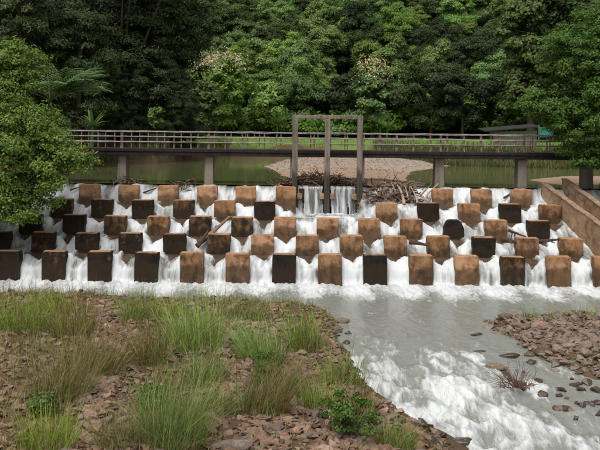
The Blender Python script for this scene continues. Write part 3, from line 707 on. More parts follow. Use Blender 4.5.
def trunk_mesh(rg, H, r, C, mat, base=(0, 0, 0), lean=(0, 0), nlimb=9, sides=8):
    m = MB(); n = 7; t = np.linspace(0, 1, n); p = np.stack([base[0] + lean[0] * t + .04 * H * np.sin(t * 3 + 1) * rg.normal(0, .5), base[1] + lean[1] * t + .03 * H * np.sin(t * 4) * rg.normal(0, .5), base[2] - .3 + t * (H + .3)], 1)
    rr = r * (1 - .75 * t); rr[0] *= 1.35; m.tube(p, rr, sides)
    if len(C):
        for j in rg.choice(len(C), min(nlimb, len(C)), replace=False):
            s = rg.integers(2, n - 1); a = p[s]; b = C[j]; mid = (a + b) / 2 + np.array((0, 0, -.08 * np.linalg.norm(b - a)))
            m.tube([a, mid, b], [rr[s] * .55, rr[s] * .32, rr[s] * .1], 5)
    return m.mesh('trunk', mat, True, False)
def tree_proto(seed, H, R, leaf, L, W, nc, ln, cr, kind='round', bark='bark', low=-.35):
    rg = np.random.default_rng(seed)
    if kind == 'round': lobes = [((0, 0, H * .66), (R, R, H * .34)), ((0, 0, H * .34), (R * .85, R * .85, H * .22))] + [((rg.normal(0, R * .5), rg.normal(0, R * .5), H * rg.uniform(.45, .8)), (R * .6, R * .6, H * .2)) for i in range(4)]
    elif kind == 'tall': lobes = [((rg.normal(0, R * .3), rg.normal(0, R * .3), H * z), (R * s, R * s, H * .17)) for z, s in ((.3, .9), (.48, 1.0), (.66, .85), (.84, .6))]
    elif kind == 'layer': lobes = [((rg.normal(0, R * .35), rg.normal(0, R * .35), H * z), (R * s, R * s, H * .12)) for z, s in ((.22, .9), (.4, 1.0), (.56, 1.1), (.7, .9), (.85, .65))]
    else: lobes = [((0, 0, H * .5), (R, R, H * .5))]
    (V, Fq), C = clump_crown(rg, lobes, nc, ln, cr, L, W, low)
    cm = mesh_np('crown', V, [Fq], M[leaf], False); tm = trunk_mesh(rg, H * .8, H * .022 + .05, C, M[bark])
    return tm, cm, C
def plant_tree(name, proto, loc, label, group=None, rz=None, sc=1.0, cat='tree', extra=None, zs=None):
    t = thing(name, label, cat, tuple(float(v) for v in loc), random.uniform(0, 6.28) if rz is None else rz, group, sc if zs is None else (sc, sc, sc * zs))
    link('trunk', proto[0], t); link('crown', proto[1], t)
    if extra: link(extra[0], extra[1], t)
    return t

# ------------------------------------------------------------------ hillside forest
protos = [
 ('broadleaf_tree', 'rounded mid green broadleaf tree on the forested hillside', tree_proto(1, 10.5, 3.6, 'leaf_mid', .36, .20, 105, 190, 1.15)),
 ('broadleaf_tree', 'cool green bushy tree on the forested hillside', tree_proto(2, 9.5, 3.9, 'leaf_blue', .34, .20, 110, 180, 1.1)),
 ('evergreen_tree', 'dark evergreen tree on the forested hillside', tree_proto(3, 11.5, 3.4, 'leaf_deep', .35, .18, 105, 190, 1.15)),
 ('broadleaf_tree', 'yellowish green leafy tree on the forested hillside', tree_proto(4, 9.0, 3.0, 'leaf_yell', .34, .20, 85, 170, 1.0)),
 ('slender_tree', 'slender tall green tree on the forested hillside', tree_proto(5, 12.5, 2.4, 'leaf_mid', .35, .19, 85, 170, 1.0, 'tall')),
 ('spreading_tree', 'spreading layered green tree on the forested hillside', tree_proto(6, 9.5, 4.2, 'leaf_blue', .36, .19, 105, 190, 1.1, 'layer')),
 ('spreading_tree', 'spreading dark tree with layered boughs on the forested hillside', tree_proto(7, 10.5, 4.4, 'leaf_deep', .36, .19, 105, 190, 1.15, 'layer')),
]
rg = np.random.default_rng(42)
wts = np.array([.26, .20, .17, .10, .08, .11, .08])
yrow = 109.0; cnt = 0
while yrow < 200:
    half = .37 * yrow + 3; step = 4.0 + (yrow - 109) * .012
    x = -half + rg.uniform(0, step)
    while x < half:
        px, py = x + rg.normal(0, 1.2), yrow + rg.normal(0, 1.7); z = gz(px, py)
        if z + 9 > 4 and (z - CAMZ) / py < .140 and x > -.14 * yrow - 2:
            i = rg.choice(7, p=wts); nm, lab, pr = protos[i]; s = rg.uniform(.44, .76)
            kind_ = lab.replace(' on the forested hillside', ''); band = 'at the foot of' if yrow < 118 else 'midway up' if yrow < 134 else 'high up'
            size = 'small' if s < .54 else 'large' if s > .66 else 'medium'; lab = f'{size} {kind_} {band} the forested hillside'
            plant_tree(nm, pr, (px, py, z - .2), lab, lab, rg.uniform(0, 6.28), s, zs=rg.uniform(.9, 1.15)); cnt += 1
        x += step * rg.uniform(.8, 1.2)
    yrow += 4.4 + (yrow - 109) * .02
# undergrowth along the foot of the hill
ug = [('shrub', 'low green shrub at the edge of the field below the hill', tree_proto(20, 2.6, 1.6, 'leaf_mid', .36, .2, 40, 80, .7, 'ball')),
      ('shrub', 'low yellow green shrub at the edge of the field below the hill', tree_proto(21, 2.2, 1.5, 'leaf_yell', .36, .2, 36, 80, .65, 'ball'))]
for q in range(74):
    x = (-40 + q * 1.12) if q < 46 else (8 + (q - 46) * 1.15); nm, lab, pr = ug[rg.integers(2)]; py = 104.5 - 6 * math.sin(x * .05) + rg.normal(0, 1.1) + 4.2 * (q >= 46)
    plant_tree(nm, pr, (x, py, gz(x, py) - .2), lab, lab, None, rg.uniform(.7, 1.5), cat='shrub')

# ------------------------------------------------------------------ marked single trees behind the bridge
def blossom_mesh(C, n, rg, mat, frac=.5, size=.30, up=.85, per=60, r=.40):
    zt = np.quantile(C[:, 2], 1 - frac); T = C[C[:, 2] >= zt]; P, N = [], []
    for c in T:
        c = c + np.array((0, 0, up)); q = rg.normal(size=(per, 3)) * np.array((r, r, r * 1.1)); P.append(c + q); N.append(q + np.array((0, -.2, .5)) + rg.normal(0, .2, (per, 3)))
    V, Fq = leaf_quads(np.concatenate(P), np.concatenate(N), size, size * .5, rg); return mesh_np('blossom', V, [Fq], M[mat], False)
ft = tree_proto(30, 7.4, 3.1, 'leaf_mid', .40, .23, 90, 110, .9)
p = atd(218, 136, 100); p[2] = gz(p[0], p[1]); plant_tree('flowering_tree', ft, p, 'green tree with straw coloured blossom standing behind the field', None, .4, 1.12, extra=('blossom', blossom_mesh(ft[2], 0, rg, 'blossom', .42)))
ft2 = tree_proto(31, 8.0, 2.7, 'leaf_blue', .38, .22, 85, 110, .8, 'tall')
p = atd(371, 136, 101); p[2] = gz(p[0], p[1]); plant_tree('flowering_tree', ft2, p, 'tall bushy tree topped with pinkish straw blossom by the gate beam', None, 1.0, 1.02, extra=('blossom', blossom_mesh(ft2[2], 0, rg, 'blossom', .25)))
p = atd(201, 139, 92); p[2] = gz(p[0], p[1]); plant_tree('broadleaf_tree', tree_proto(33, 5.2, 1.7, 'leaf_creeper', .36, .22, 60, 100, .7), p, 'small bright green tree in front of the straw blossomed tree', None, .5, 1.1)
big = tree_proto(34, 11, 5.6, 'leaf_deep', .32, .18, 170, 200, 1.05, 'layer')
p = atd(432, 140, 100); p[2] = gz(p[0], p[1]); plant_tree('spreading_tree', big, p, 'broad dark tree with layered boughs beside the shed', None, 2.0, .80)
p = atd(462, 140, 96); p[2] = gz(p[0], p[1]); plant_tree('evergreen_tree', tree_proto(35, 9.5, 4.2, 'leaf_dark', .40, .21, 120, 120, 1.0), p, 'dense dark evergreen tree just behind the shed', None, 1.0, .74)
p = atd(300, 140, 104); p[2] = gz(p[0], p[1]); plant_tree('broadleaf_tree', tree_proto(36, 9.5, 4.0, 'leaf_blue', .34, .19, 110, 180, 1.0), p, 'large round cool green tree behind the gate frame', None, 1.0, .74)
p = atd(268, 138, 104); p[2] = gz(p[0], p[1]); plant_tree('broadleaf_tree', tree_proto(37, 6.0, 2.6, 'leaf_mid', .40, .22, 70, 110, .9), p, 'low green tree between the straw blossomed tree and gate frame', None, 1.0, 1.0)
p = atd(335, 138, 105); p[2] = gz(p[0], p[1]); plant_tree('broadleaf_tree', tree_proto(38, 7.0, 2.8, 'leaf_dark', .40, .22, 70, 110, .9), p, 'dark low tree under the gate beam behind the field', None, 1.0, 1.0)
cr = tree_proto(39, 15.5, 3.0, 'leaf_creeper', .36, .25, 150, 170, .85, 'tall', low=-.9)
p = atd(531, 140, 92); p[2] = gz(p[0], p[1]); plant_tree('creeper_clad_tree', cr, p, 'tall tree wrapped in bright green hanging creeper', None, 1.0, 1.08)
p = atd(566, 140, 94); p[2] = gz(p[0], p[1]); plant_tree('evergreen_tree', tree_proto(40, 17, 4.2, 'leaf_dark', .46, .24, 150, 120, 1.2, 'tall'), p, 'tall dark evergreen tree beside the creeper clad tree', None, 1.0, 1.0)
p = atd(505, 140, 98); p[2] = gz(p[0], p[1]); plant_tree('evergreen_tree', tree_proto(41, 14, 3.6, 'leaf_dark', .44, .24, 130, 120, 1.1, 'tall'), p, 'dark evergreen tree between the shed and creeper clad tree', None, 1.0, .62)
# the dark wood on the left bank
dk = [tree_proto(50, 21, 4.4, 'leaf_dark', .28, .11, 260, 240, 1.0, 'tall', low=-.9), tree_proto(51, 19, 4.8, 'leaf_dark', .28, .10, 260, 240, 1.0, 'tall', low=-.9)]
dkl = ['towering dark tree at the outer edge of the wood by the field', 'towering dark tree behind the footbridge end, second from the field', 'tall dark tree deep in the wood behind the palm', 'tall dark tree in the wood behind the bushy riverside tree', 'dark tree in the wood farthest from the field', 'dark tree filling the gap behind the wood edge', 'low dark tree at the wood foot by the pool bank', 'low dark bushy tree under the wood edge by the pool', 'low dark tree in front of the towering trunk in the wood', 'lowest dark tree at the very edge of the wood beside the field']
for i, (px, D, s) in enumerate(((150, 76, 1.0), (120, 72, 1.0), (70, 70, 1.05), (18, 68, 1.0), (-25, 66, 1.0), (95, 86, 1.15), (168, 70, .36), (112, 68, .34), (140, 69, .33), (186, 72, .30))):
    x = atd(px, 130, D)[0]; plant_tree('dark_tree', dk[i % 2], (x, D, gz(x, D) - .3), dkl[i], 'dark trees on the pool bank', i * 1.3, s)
ml = tree_proto(52, 13, 3.0, 'leaf_olive', .27, .09, 140, 200, .8, 'tall', low=-.9)
p = atd(78, 140, 63); p[2] = gz(p[0], p[1]); plant_tree('feathery_tree', ml, p, 'olive green feathery tree in front of the dark wood', None, .7, .95)
p = atd(20, 140, 60); p[2] = gz(p[0], p[1]); plant_tree('feathery_tree', ml, p, 'olive feathery tree rising behind the bushy riverside tree', None, 2.7, 1.05)

# ------------------------------------------------------------------ near trees on both banks
def near_tree(name, label, base, lobes, leaf, L, W, nc, ln, cr, seed, bark='bark', H=4, r=.16, lean=(0, 0), extra=None, low=-.8, nl=16):
    rg = np.random.default_rng(seed); base = np.asarray(base, float)
    (V, Fq), C = clump_crown(rg, [(np.asarray(c) - base, q) for c, q in lobes], nc, ln, cr, L, W, low, (.4, 1.12))
    t = thing(name, label, 'tree', tuple(base)); link('trunk', trunk_mesh(rg, H, r, C, M[bark], (0, 0, 0), lean, 60), t)
    link('crown', mesh_np('crown', V, [Fq], M[leaf], False), t)
    return t, C
def lobe(px, py, D, rx, rz, ry=None): return (atd(px, py, D), (rx, ry or rx * .8, rz))
lt, C = near_tree('riverside_tree', 'bushy bright green tree leaning over the left end of the cascade', (-14.9, 41.0, 3.6),
   [lobe(-2, 98, 41, 1.8, 1.8), lobe(-12, 78, 41.5, 2.0, 1.6), lobe(22, 68, 42, 1.1, .9), lobe(30, 138, 40.5, 1.7, 1.3), lobe(5, 150, 40, 2.2, 2.0), lobe(54, 160, 40.2, 1.5, .9), lobe(84, 164, 40.2, .75, .45), lobe(32, 190, 40.0, 1.5, 1.1), lobe(5, 208, 39.8, 1.4, 1.2), lobe(25, 222, 39.6, .9, .5), lobe(14, 55, 42, .8, .6)],
   'leaf_near', .15, .078, 900, 78, .46, 71, H=5.5, r=.22, lean=(2.2, -.4))
rg = np.random.default_rng(9)
sel = C[rg.choice(len(C), 26)]; P = np.concatenate([c + rg.normal(0, .3, (30, 3)) for c in sel]); V, Fq = leaf_quads(P, rg.normal(0, .4, P.shape) + np.array((0, -.3, 1)), .2, .1, rg)
link('young_shoots', mesh_np('young_shoots', V, [Fq], M['leaf_rust'], False), lt)['kind'] = 'stuff'
near_tree('riverside_tree', 'olive green tree overhanging the right end of the footbridge', (17.2, 45.6, 4.4),
   [lobe(585, 60, 46, 2.2, 1.6), lobe(615, 95, 45.5, 2.4, 2.0), lobe(560, 110, 46, 1.9, .9), lobe(590, 128, 45.5, 2.2, 1.0), lobe(545, 101, 46.5, 1.5, .5), lobe(590, 160, 45.3, 1.1, .7), lobe(572, 150, 45.6, .9, .4), lobe(610, 25, 46.5, 1.8, 1.0), lobe(620, 150, 45, 1.6, 1.2), lobe(566, 40, 47, 1.1, .6)],
   'leaf_right', .15, .075, 850, 95, .42, 72, H=6.5, r=.24, lean=(-.8, 0))
# palm and banana plants
def strip_leaf(m, p, d, L, W, droop, n=7, fold=.25):
    d = np.asarray(d, float); d /= np.linalg.norm(d); pts = [np.asarray(p, float)]; dd = d.copy()
    for i in range(n): dd = dd + np.array((0, 0, -droop / n)); dd /= np.linalg.norm(dd); pts.append(pts[-1] + dd * L / n)
    pts = np.array(pts); t = np.linspace(0, 1, n + 1); wv = W * np.clip(np.sin(np.pi * (.06 + .94 * t)) ** .6, .03, 1)
    s = np.cross(d, (0, 0, 1.)); s /= np.linalg.norm(s) + 1e-9; V = []
    for i in range(n + 1): V += [pts[i] - s * wv[i] * .5 - np.array((0, 0, fold * wv[i] * .5)), pts[i], pts[i] + s * wv[i] * .5 - np.array((0, 0, fold * wv[i] * .5))]
    Fq = []
    for i in range(n):
        a = i * 3; Fq += [(a, a + 1, a + 4, a + 3), (a + 1, a + 2, a + 5, a + 4)]
    m.add(V, Fq); return pts
def banana(label, loc, H, n, seed, W=.5, group=None):
    rg = np.random.default_rng(seed); t = thing('banana_plant', label, 'plant', tuple(loc), group=group)
    m = MB(); m.tube([(0, 0, -.2), (.02, 0, H * .3), (.04, 0, H * .6)], [.14, .11, .06], 7); link('stem', m.mesh('stem', M['banana'], True, False), t)
    for i in range(n):
        th = i * 2.4 + rg.uniform(-.3, .3); m = MB(); strip_leaf(m, (.03, 0, H * .55), (math.cos(th) * .6, math.sin(th) * .6, rg.uniform(.7, 1.4)), H * rg.uniform(.6, .85), W * rg.uniform(.7, 1), rg.uniform(.6, 1.3))
        link('leaf', m.mesh('leaf', M['banana'], True, False), t)
for i, (px, py, D, H, lab) in enumerate(((277, 137, 99, 3.6, 'banana plant just past the gate frame column at the field edge'), (318, 137, 99, 2.6, 'small banana plant seen through the gate frame'), (380, 137, 98, 3.3, 'banana plant beside the pinkish blossomed tree'), (387, 137, 96, 2.6, 'lower banana plant in front of the pinkish blossomed tree'))):
    p = atd(px, py, D); p[2] = gz(p[0], p[1]); banana(lab, p, H * .78, 10, 80 + i, .42)
p = atd(92, 140, 54); banana('banana plant beside the end of the footbridge behind bushy tree', (p[0], p[1], p[2] - .3), 1.9, 9, 94, .24)
def palm(label, loc, n, L, seed, H=2.0, face=(.5, -.3)):
    rg = np.random.default_rng(seed); t = thing('palm_plant', label, 'palm', tuple(loc))
    m = MB(); m.tube([(0, 0, -H), (0, 0, -H * .4), (0, 0, 0)], [.16, .13, .10], 8); link('trunk', m.mesh('trunk', M['bark'], True, False), t)
    for i in range(n):
        th = rg.uniform(0, 6.28) if i > n * .55 else rg.uniform(-.9, .9)
        d = np.array((math.cos(th), math.sin(th) * .7, rg.uniform(.5, 1.9))); d /= np.linalg.norm(d); m = MB()
        pts = [np.zeros(3)]; dd = d.copy(); ns = 9
        for j in range(ns): dd = dd + np.array((0, 0, -.75 / ns)); dd /= np.linalg.norm(dd); pts.append(pts[-1] + dd * L * rg.uniform(.95, 1.05) / ns)
        m.tube(pts, np.linspace(.025, .006, ns + 1), 4, False)
        side = np.cross(d, (0, 0, 1.)); side /= np.linalg.norm(side)
        for j in range(15):
            f = .16 + .84 * j / 15; q = f * ns; a = int(min(q, ns - 1)); pp = pts[a] + (pts[a + 1] - pts[a]) * (q - a); tt = pts[a + 1] - pts[a]; tt = tt / np.linalg.norm(tt)
            for sg in (-1, 1): strip_leaf(m, pp, tt * .75 + side * sg * .8 + np.array((0, 0, .12)), L * .36 * (1 - .5 * abs(f - .45)), .10, .5, 4, .25)
        link('frond', m.mesh('frond', M['palm'], False, False), t)
p = atd(50, 101, 43.5); palm('palm with long arching feathery fronds above the bushy riverside tree', p, 16, 2.8, 4, 3.5)

# ------------------------------------------------------------------ field things: shed, tarpaulin, cattle-pen rails
sp = atd(511, 142, 80); szg = gz(sp[0], sp[1])
shed = thing('shed', 'low weathered plank shed with dark sloping roof beyond the footbridge', 'shed', (sp[0], sp[1], szg))
for j in range(16):
    m = MB(); x = -1.6 + j * .235; m.box(x, x + .222, -.03 + .008 * (j % 2), .03, -.1, 1.30 + .14 * j * .06, .006); link('plank', m.mesh('plank', M['plank']), shed)
for x in (-1.75, 2.25):
    m = MB(); m.box(x - .06, x + .06, .1, .22, -.1, 1.45, .01); link('post', m.mesh('post', M['plank']), shed)
m = MB(); V = [(-2.5, -.7, 1.28), (2.4, -.7, 1.72), (2.4, 2.2, 1.92), (-2.5, 2.2, 1.48)]; V = V + [(a, b, c + .09) for a, b, c in V]
m.add(V, [(0, 1, 2, 3), (4, 5, 6, 7), (0, 1, 5, 4), (1, 2, 6, 5), (2, 3, 7, 6), (3, 0, 4, 7)]); link('roof', m.mesh('roof', M['roof']), shed)
tp = atd(546, 142, 78); tz = gz(tp[0], tp[1])
tarp = thing('tarpaulin_screen', 'turquoise tarpaulin hung on poles beside the plank shed', 'tarpaulin', (tp[0], tp[1], tz))
xs_ = np.linspace(-.58, .58, 16); zs_ = np.linspace(.95, 1.85, 12); Xt, Zt = np.meshgrid(xs_, zs_); Yt = .05 * np.sin(Xt * 6) + .04 * np.sin(Zt * 5 + Xt * 3)
Zt = Zt + .10 * Xt
me = mesh_np('sheet', np.stack([Xt, Yt, Zt], -1).reshape(-1, 3), [grid_faces(16, 12)], M['tarp'], True); o = link('sheet', me, tarp); so = o.modifiers.new('thick', 'SOLIDIFY'); so.thickness = .01
for x in (-.61, .61):
    m = MB(); m.tube([(x, .06, -.1), (x, .06, 2.05)], .035, 6); link('pole', m.mesh('pole', M['plank']), tarp)
bp_ = atd(250, 137, 95); bz = gz(bp_[0], bp_[1])
bench = thing('field_bench', 'small reddish brown wooden stand in the field before the straw blossomed tree', 'bench', (bp_[0], bp_[1], bz))
m = MB(); m.box(-.55, .55, -.25, .25, .72, .82, .01); link('seat', m.mesh('seat', M['post']), bench)
for sx in (-.48, .42):
    for sy in (-.22, .16):
        m = MB(); m.box(sx, sx + .07, sy, sy + .07, -.05, .717, .006); link('leg', m.mesh('leg', M['post']), bench)

# ------------------------------------------------------------------ grasses
def blades(B, H, W, rg, lean=.45, spread=None, seg=3):
    """B (n,3) roots -> curved tapered blades"""
    n = len(B); th = rg.uniform(0, 2 * np.pi, n); l = np.abs(rg.normal(0, lean, n)); d = np.stack([np.cos(th) * l, np.sin(th) * l, np.ones(n)], 1)
    if spread is not None: d[:, :2] += spread
    d /= np.linalg.norm(d, axis=1)[:, None]; h = H * rg.uniform(.45, 1.15, n); wv = W * rg.uniform(.7, 1.3, n)
    side = np.stack([-np.sin(th + rg.normal(0, .9, n)), np.cos(th), np.zeros(n)], 1); side /= np.linalg.norm(side, axis=1)[:, None]
    V = []; p = B.copy(); dd = d.copy(); droop = rg.uniform(.05, .75, n)
    for s in range(seg + 1):
        f = s / seg; ww = (wv * (1 - f ** 1.6) * .5 + .0012)[:, None]; V += [p - side * ww, p + side * ww]
        dd = dd + np.stack([dd[:, 0] * .6, dd[:, 1] * .6, -droop * np.ones(n)], 1) * .6 * (f + .3) ; dd /= np.linalg.norm(dd, axis=1)[:, None]; p = p + dd * (h / seg)[:, None]
    k = 2 * (seg + 1); V = np.stack(V, 1).reshape(-1, 3); F_ = []
    for s in range(seg):
        b = np.arange(n) * k + 2 * s; F_.append(np.stack([b, b + 1, b + 3, b + 2], 1))
    return V, np.concatenate(F_)
def tuft(label, px, py, hpx, wpx, n, mix, seed, cat='grass clump', W=.016, lean=.5, name='grass_clump', group=None):
    rg = np.random.default_rng(seed); a = atz(px, py, .45); a[2] = gz(a[0], a[1]); a = atz(px, py, a[2]); a[2] = gz(a[0], a[1]); sc = a[1] / F
    H, R = hpx * sc, wpx * sc * .46; t = thing(name, label, cat, tuple(a), group=group)
    for j, (mat, fr) in enumerate(mix):
        m = int(n * fr); r = R * np.sqrt(rg.uniform(0, 1, m)); th = rg.uniform(0, 6.28, m)
        B = np.stack([r * np.cos(th), r * np.sin(th), np.zeros(m)], 1); B[:, 2] = ground_z(B[:, 0] + a[0], B[:, 1] + a[1]) - a[2] - .03
        V, Fq = blades(B, H * (1.08 if j == 0 else .85), W * .68 * sc * 40, rg, lean, B[:, :2] / (R + .01) * .14 + rg.normal(0, .12, 2))
        o = link('green_blades' if mat in ('grass',) else 'dry_blades', mesh_np('blades', V, [Fq], M[mat], True), t); o['kind'] = 'stuff'
    return t
gd = [('grass', .8), ('grass_dry', .2)]; gm = [('grass', .55), ('grass_dry', .45)]; dg = [('grass_dry', .75), ('grass', .25)]
T = [
 ('bright spiky grass clump on the bank edge in front of the cascade', 135, 320, 36, 34, 150, gd), 
 ('big green grass clump between the stony path and the cascade', 195, 348, 60, 62, 430, gd),
 ('lush tall grass clump growing out of the stones beside the stony path', 172, 440, 74, 72, 520, gd),
 ('rounded green grass clump on stones in the middle of the bank', 261, 358, 44, 50, 330, gd),
 ('upright grass clump on the bank edge near the rounded shore stone', 305, 348, 48, 40, 260, gm),
 ('thin grass clump hanging over the river edge above the rapids', 344, 383, 48, 44, 170, gm),
 ('bright grass clump at the foot of the dry bank grass', 48, 448, 46, 60, 260, gd),
 ('brownish weedy clump in the middle of the stones', 262, 412, 62, 56, 330, dg),
 ('short mixed grass clump beside the big bank boulder', 205, 380, 40, 46, 200, gm),
 ('straggly dry grass clump along the stony path', 150, 362, 50, 40, 220, dg),
 ('reddish dry grass clump standing amid the bank grass', 92, 372, 55, 60, 330, dg),
 ('tall dry grass clump beside bare red stones', 60, 398, 58, 66, 330, dg),
 ('mixed grass clump near the water at the grassy bank end', 25, 330, 40, 66, 260, gm),
 ('leaning brown grass clump near the bank edge', 75, 332, 40, 50, 240, dg),
 ('green fringe grass clump on the bank edge before the black blocks', 52, 312, 26, 54, 200, gm),
 ('low grass clump on the bank edge between spiky and big clumps', 165, 318, 24, 40, 150, gm),
 ('fine grass clump on the bank edge beside the big green clump', 245, 318, 26, 46, 160, gm),
 ('dry clump in front of the rounded green clump', 285, 395, 44, 40, 200, dg),
 ('dark low clump beside the rapids at the bank toe', 395, 446, 34, 46, 220, gm),
 ('dry grass at the lower bank beside the lush tall clump', 118, 445, 44, 46, 200, dg),
 ('greenish clump above the stones past the lush tall clump', 218, 412, 36, 34, 140, gm),
 ('grass clump on stones near the weedy bush', 318, 408, 38, 42, 170, gm),
 ('dry grass clump above the weedy bush', 360, 412, 30, 36, 140, dg),
]
for i, (lab, x, y, h, wd, n, mx) in enumerate(T): tuft(lab, x, y, h, wd, int(n * 1.8), mx, 300 + i)
for i, (lab, x, y, h, wd, n) in enumerate((('small tan grass clump rooted behind the big pale bar stone', 530, 319, 18, 18, 60), ('thin tan grass clump on the stone bar', 552, 320, 15, 26, 60), ('sparse green grass clump on the stone bar toward the bank', 588, 318, 16, 30, 60))):
    tuft(lab, x, y, h, wd, n, gm, 400 + i)
# weedy leafy bush
def bush(label, px, py, hpx, wpx, seed, mat='leaf_right', L=.09):
    rg = np.random.default_rng(seed); a = atz(px, py, .4); a[2] = gz(a[0], a[1]); sc = a[1] / F; t = thing('weed_bush', label, 'bush', tuple(a)); R, H = wpx * sc * .5, hpx * sc
    (V, Fq), C = clump_crown(rg, [((0, 0, H * .5), (R, R, H * .45))], 46, 60, .16, L, L * .45, -.9, (.3, 1)); link('leaves', mesh_np('leaves', V, [Fq], M[mat], False), t)
    m = MB()
    for c in C: m.tube([(rg.normal(0, .06), rg.normal(0, .06), -.05), c * np.array((.5, .5, .6)), c], [.012, .008, .004], 4, False)
    link('stems', m.mesh('stems', M['twig'], True, False), t)
bush('dark green leafy weed bush on the lower bank beside the rapids', 352, 440, 44, 70, 1)
bush('small bright leafy weed sprouting by the bank grass', 40, 425, 22, 26, 2, 'leaf_creeper')
bush('small leafy weed at the foot of the lush tall grass', 152, 412, 26, 26, 3, 'leaf_creeper')
bush('brown green weed bush in the middle of the bank', 268, 385, 34, 44, 4, 'leaf_right', .07)
# fine short growth over the grassy parts of the bank
def scatter_bank(n, rg, dens):
    out = []
    while len(out) < n:
        x, y = rg.uniform(-12, 4.5, 4000), rg.uniform(15, 36.5, 4000); d = sdf_poly(x, y, BANK); k = (d > .1) & (rg.uniform(0, 1, 4000) < dens(x, y)); out += list(zip(x[k], y[k]))
    return np.array(out[:n])
def to_px(x, y, z=.4): return VX + x * F / y, VY + (CAMZ - z) * F / y
def grassy(x, y):
    px, py = to_px(x, y); n = fbm(x * .7, y * .7, 77, 3)
    left = sstep(112, 70, px) * 1.2 * (.35 + .65 * sstep(.36, .5, n)) + .10 * sstep(330, 305, py) * sstep(330, 300, px); path = 1 - .92 * np.exp(-((px - (108 - (py - 350) * .08)) / 24) ** 2) * sstep(300, 325, py)
    return np.clip((.12 + .9 * left + .75 * sstep(.52, .66, n) * (1 - .72 * sstep(195, 230, px) * sstep(315, 330, py))) * path, .012, 1)
rg = np.random.default_rng(21)
B = scatter_bank(12500, rg, grassy); B = np.column_stack([B, ground_z(B[:, 0], B[:, 1]) - .02])
for mat, sl, H in (('grass_dry', slice(0, 6500), .44), ('grass', slice(6500, 12500), .42)):
    V, Fq = blades(B[sl], H, .011, rg, .55); o = link('bank_grass', mesh_np('bank_grass', V, [Fq], M[mat], True))
    tag(o, 'thin dry grass spread over the riverbank' if mat == 'grass_dry' else 'thin green grass spread over the riverbank', 'grass', kind='stuff')
# tall seed stalks on the left
B = scatter_bank(900, rg, lambda x, y: grassy(x, y) ** 2 * (x < -1)); B = np.column_stack([B, ground_z(B[:, 0], B[:, 1]) - .02]); V, Fq = blades(B, .95, .010, rg, .3)
tag(link('seed_stalks', mesh_np('seed_stalks', V, [Fq], M['grass_dry'], True)), 'tall thin reddish seed stalks in the bank grass', 'grass', kind='stuff')
# far field grass and reeds on the pool bank
x = rg.uniform(-22, 40, 12000); y = bank_line(x) + 2 + rg.uniform(0, 1, 12000) ** 1.2 * (106 - bank_line(x)); k = (y < 106) & (np.abs(x) < .37 * y) & ~((x < -10) & (y > 63)); x, y = x[k], y[k]
V, Fq = blades(np.column_stack([x, y, ground_z(x, y) - .03]), .26, .05, rg, .7, None, 2); tag(link('field_grass', mesh_np('field_grass', V, [Fq], M['field'], True)), 'bright green meadow grass beyond the pool', 'grass', kind='stuff')
x = rg.uniform(7.5, 30, 11000); y = bank_line(x) + rg.uniform(-.5, 3.0, 11000); V, Fq = blades(np.column_stack([x, y, np.maximum(ground_z(x, y), UPZ - .2) - .03]), 1.0, .05, rg, .45, None, 3)
tag(link('reeds', mesh_np('reeds', V, [Fq], M['reed'], True)), 'tan and green reeds lining the pool bank', 'reeds', kind='stuff')
x = rg.uniform(-20, -5.5, 2600); y = bank_line(x) + rg.uniform(1.2, 3.6, 2600); V, Fq = blades(np.column_stack([x, y, ground_z(x, y) - .03]), .7, .05, rg, .6, None, 3)
tag(link('bank_top_grass', mesh_np('bank_top_grass', V, [Fq], M['reed'], True)), 'shaggy grass topping the eroded brown pool bank', 'grass', kind='stuff')
# dead twiggy bush in the rapids
a = atz(512, 384, 0); a[2] = -.1; t = thing('dead_bush', 'bare reddish twiggy bush caught on rocks in the rapids', 'bush', tuple(a)); rg = np.random.default_rng(31); m = MB()
for i in range(46): th = rg.uniform(0, 6.28); stick(m, (rg.normal(.1, .2), rg.normal(0, .1), 0), (math.cos(th) * .8 - .35, math.sin(th) * .5, rg.uniform(.35, 1.1)), rg.uniform(.35, .95), .011, .5, 4, 5, rg)
link('twigs', m.mesh('twigs', M['twig'], True, False), t)

# ------------------------------------------------------------------ stones
def hull_stone(seed, npt, flat, mat, soft=False):
    import bmesh
    rg = np.random.default_rng(seed); bm = bmesh.new()
    for i in range(npt):
        d = rg.normal(size=3); d /= np.linalg.norm(d); d *= rg.uniform(.82, 1.08); bm.verts.new((d[0], d[1] * .78, d[2] * flat))
    r = bmesh.ops.convex_hull(bm, input=list(bm.verts)); bmesh.ops.delete(bm, geom=[g for g in r['geom_interior'] if isinstance(g, bmesh.types.BMVert)], context='VERTS')
    if soft:
        bmesh.ops.bevel(bm, geom=list(bm.edges), offset=.10, segments=1, affect='EDGES', clamp_overlap=True); bmesh.ops.triangulate(bm, faces=bm.faces)
    me = bpy.data.meshes.new('stone'); bm.to_mesh(me); bm.free(); me.materials.append(mat)
    if soft:
        for f in me.polygons: f.use_smooth = True
    return me
def stone(mesh, loc, s, label, group=None, rz=None, cat='stone', name='stone', tilt=.18):
    o = link(name, mesh); o.location = tuple(float(v) for v in loc); o.scale = s if hasattr(s, '__len__') else (s, s, s)
    o.rotation_euler = (random.gauss(0, tilt), random.gauss(0, tilt), random.uniform(0, 6.28) if rz is None else rz); return tag(o, label, cat, group)
SM = {k: [hull_stone(700 + i + 20 * j, 15, [.38, .5, .3, .45][i], M[k], False) for i in range(4)] for j, k in enumerate(('stone_red', 'stone_grey', 'stone_pale'))}
SB = [hull_stone(800 + i, 22, [.5, .6, .42, .55][i], M['stone_brown'], True) for i in range(4)]
SW = [hull_stone(820 + i, 15, [.5, .62, .42, .7][i], M['stone_wet'], False) for i in range(4)] + [hull_stone(830, 18, .5, M['stone_brown'], True)]
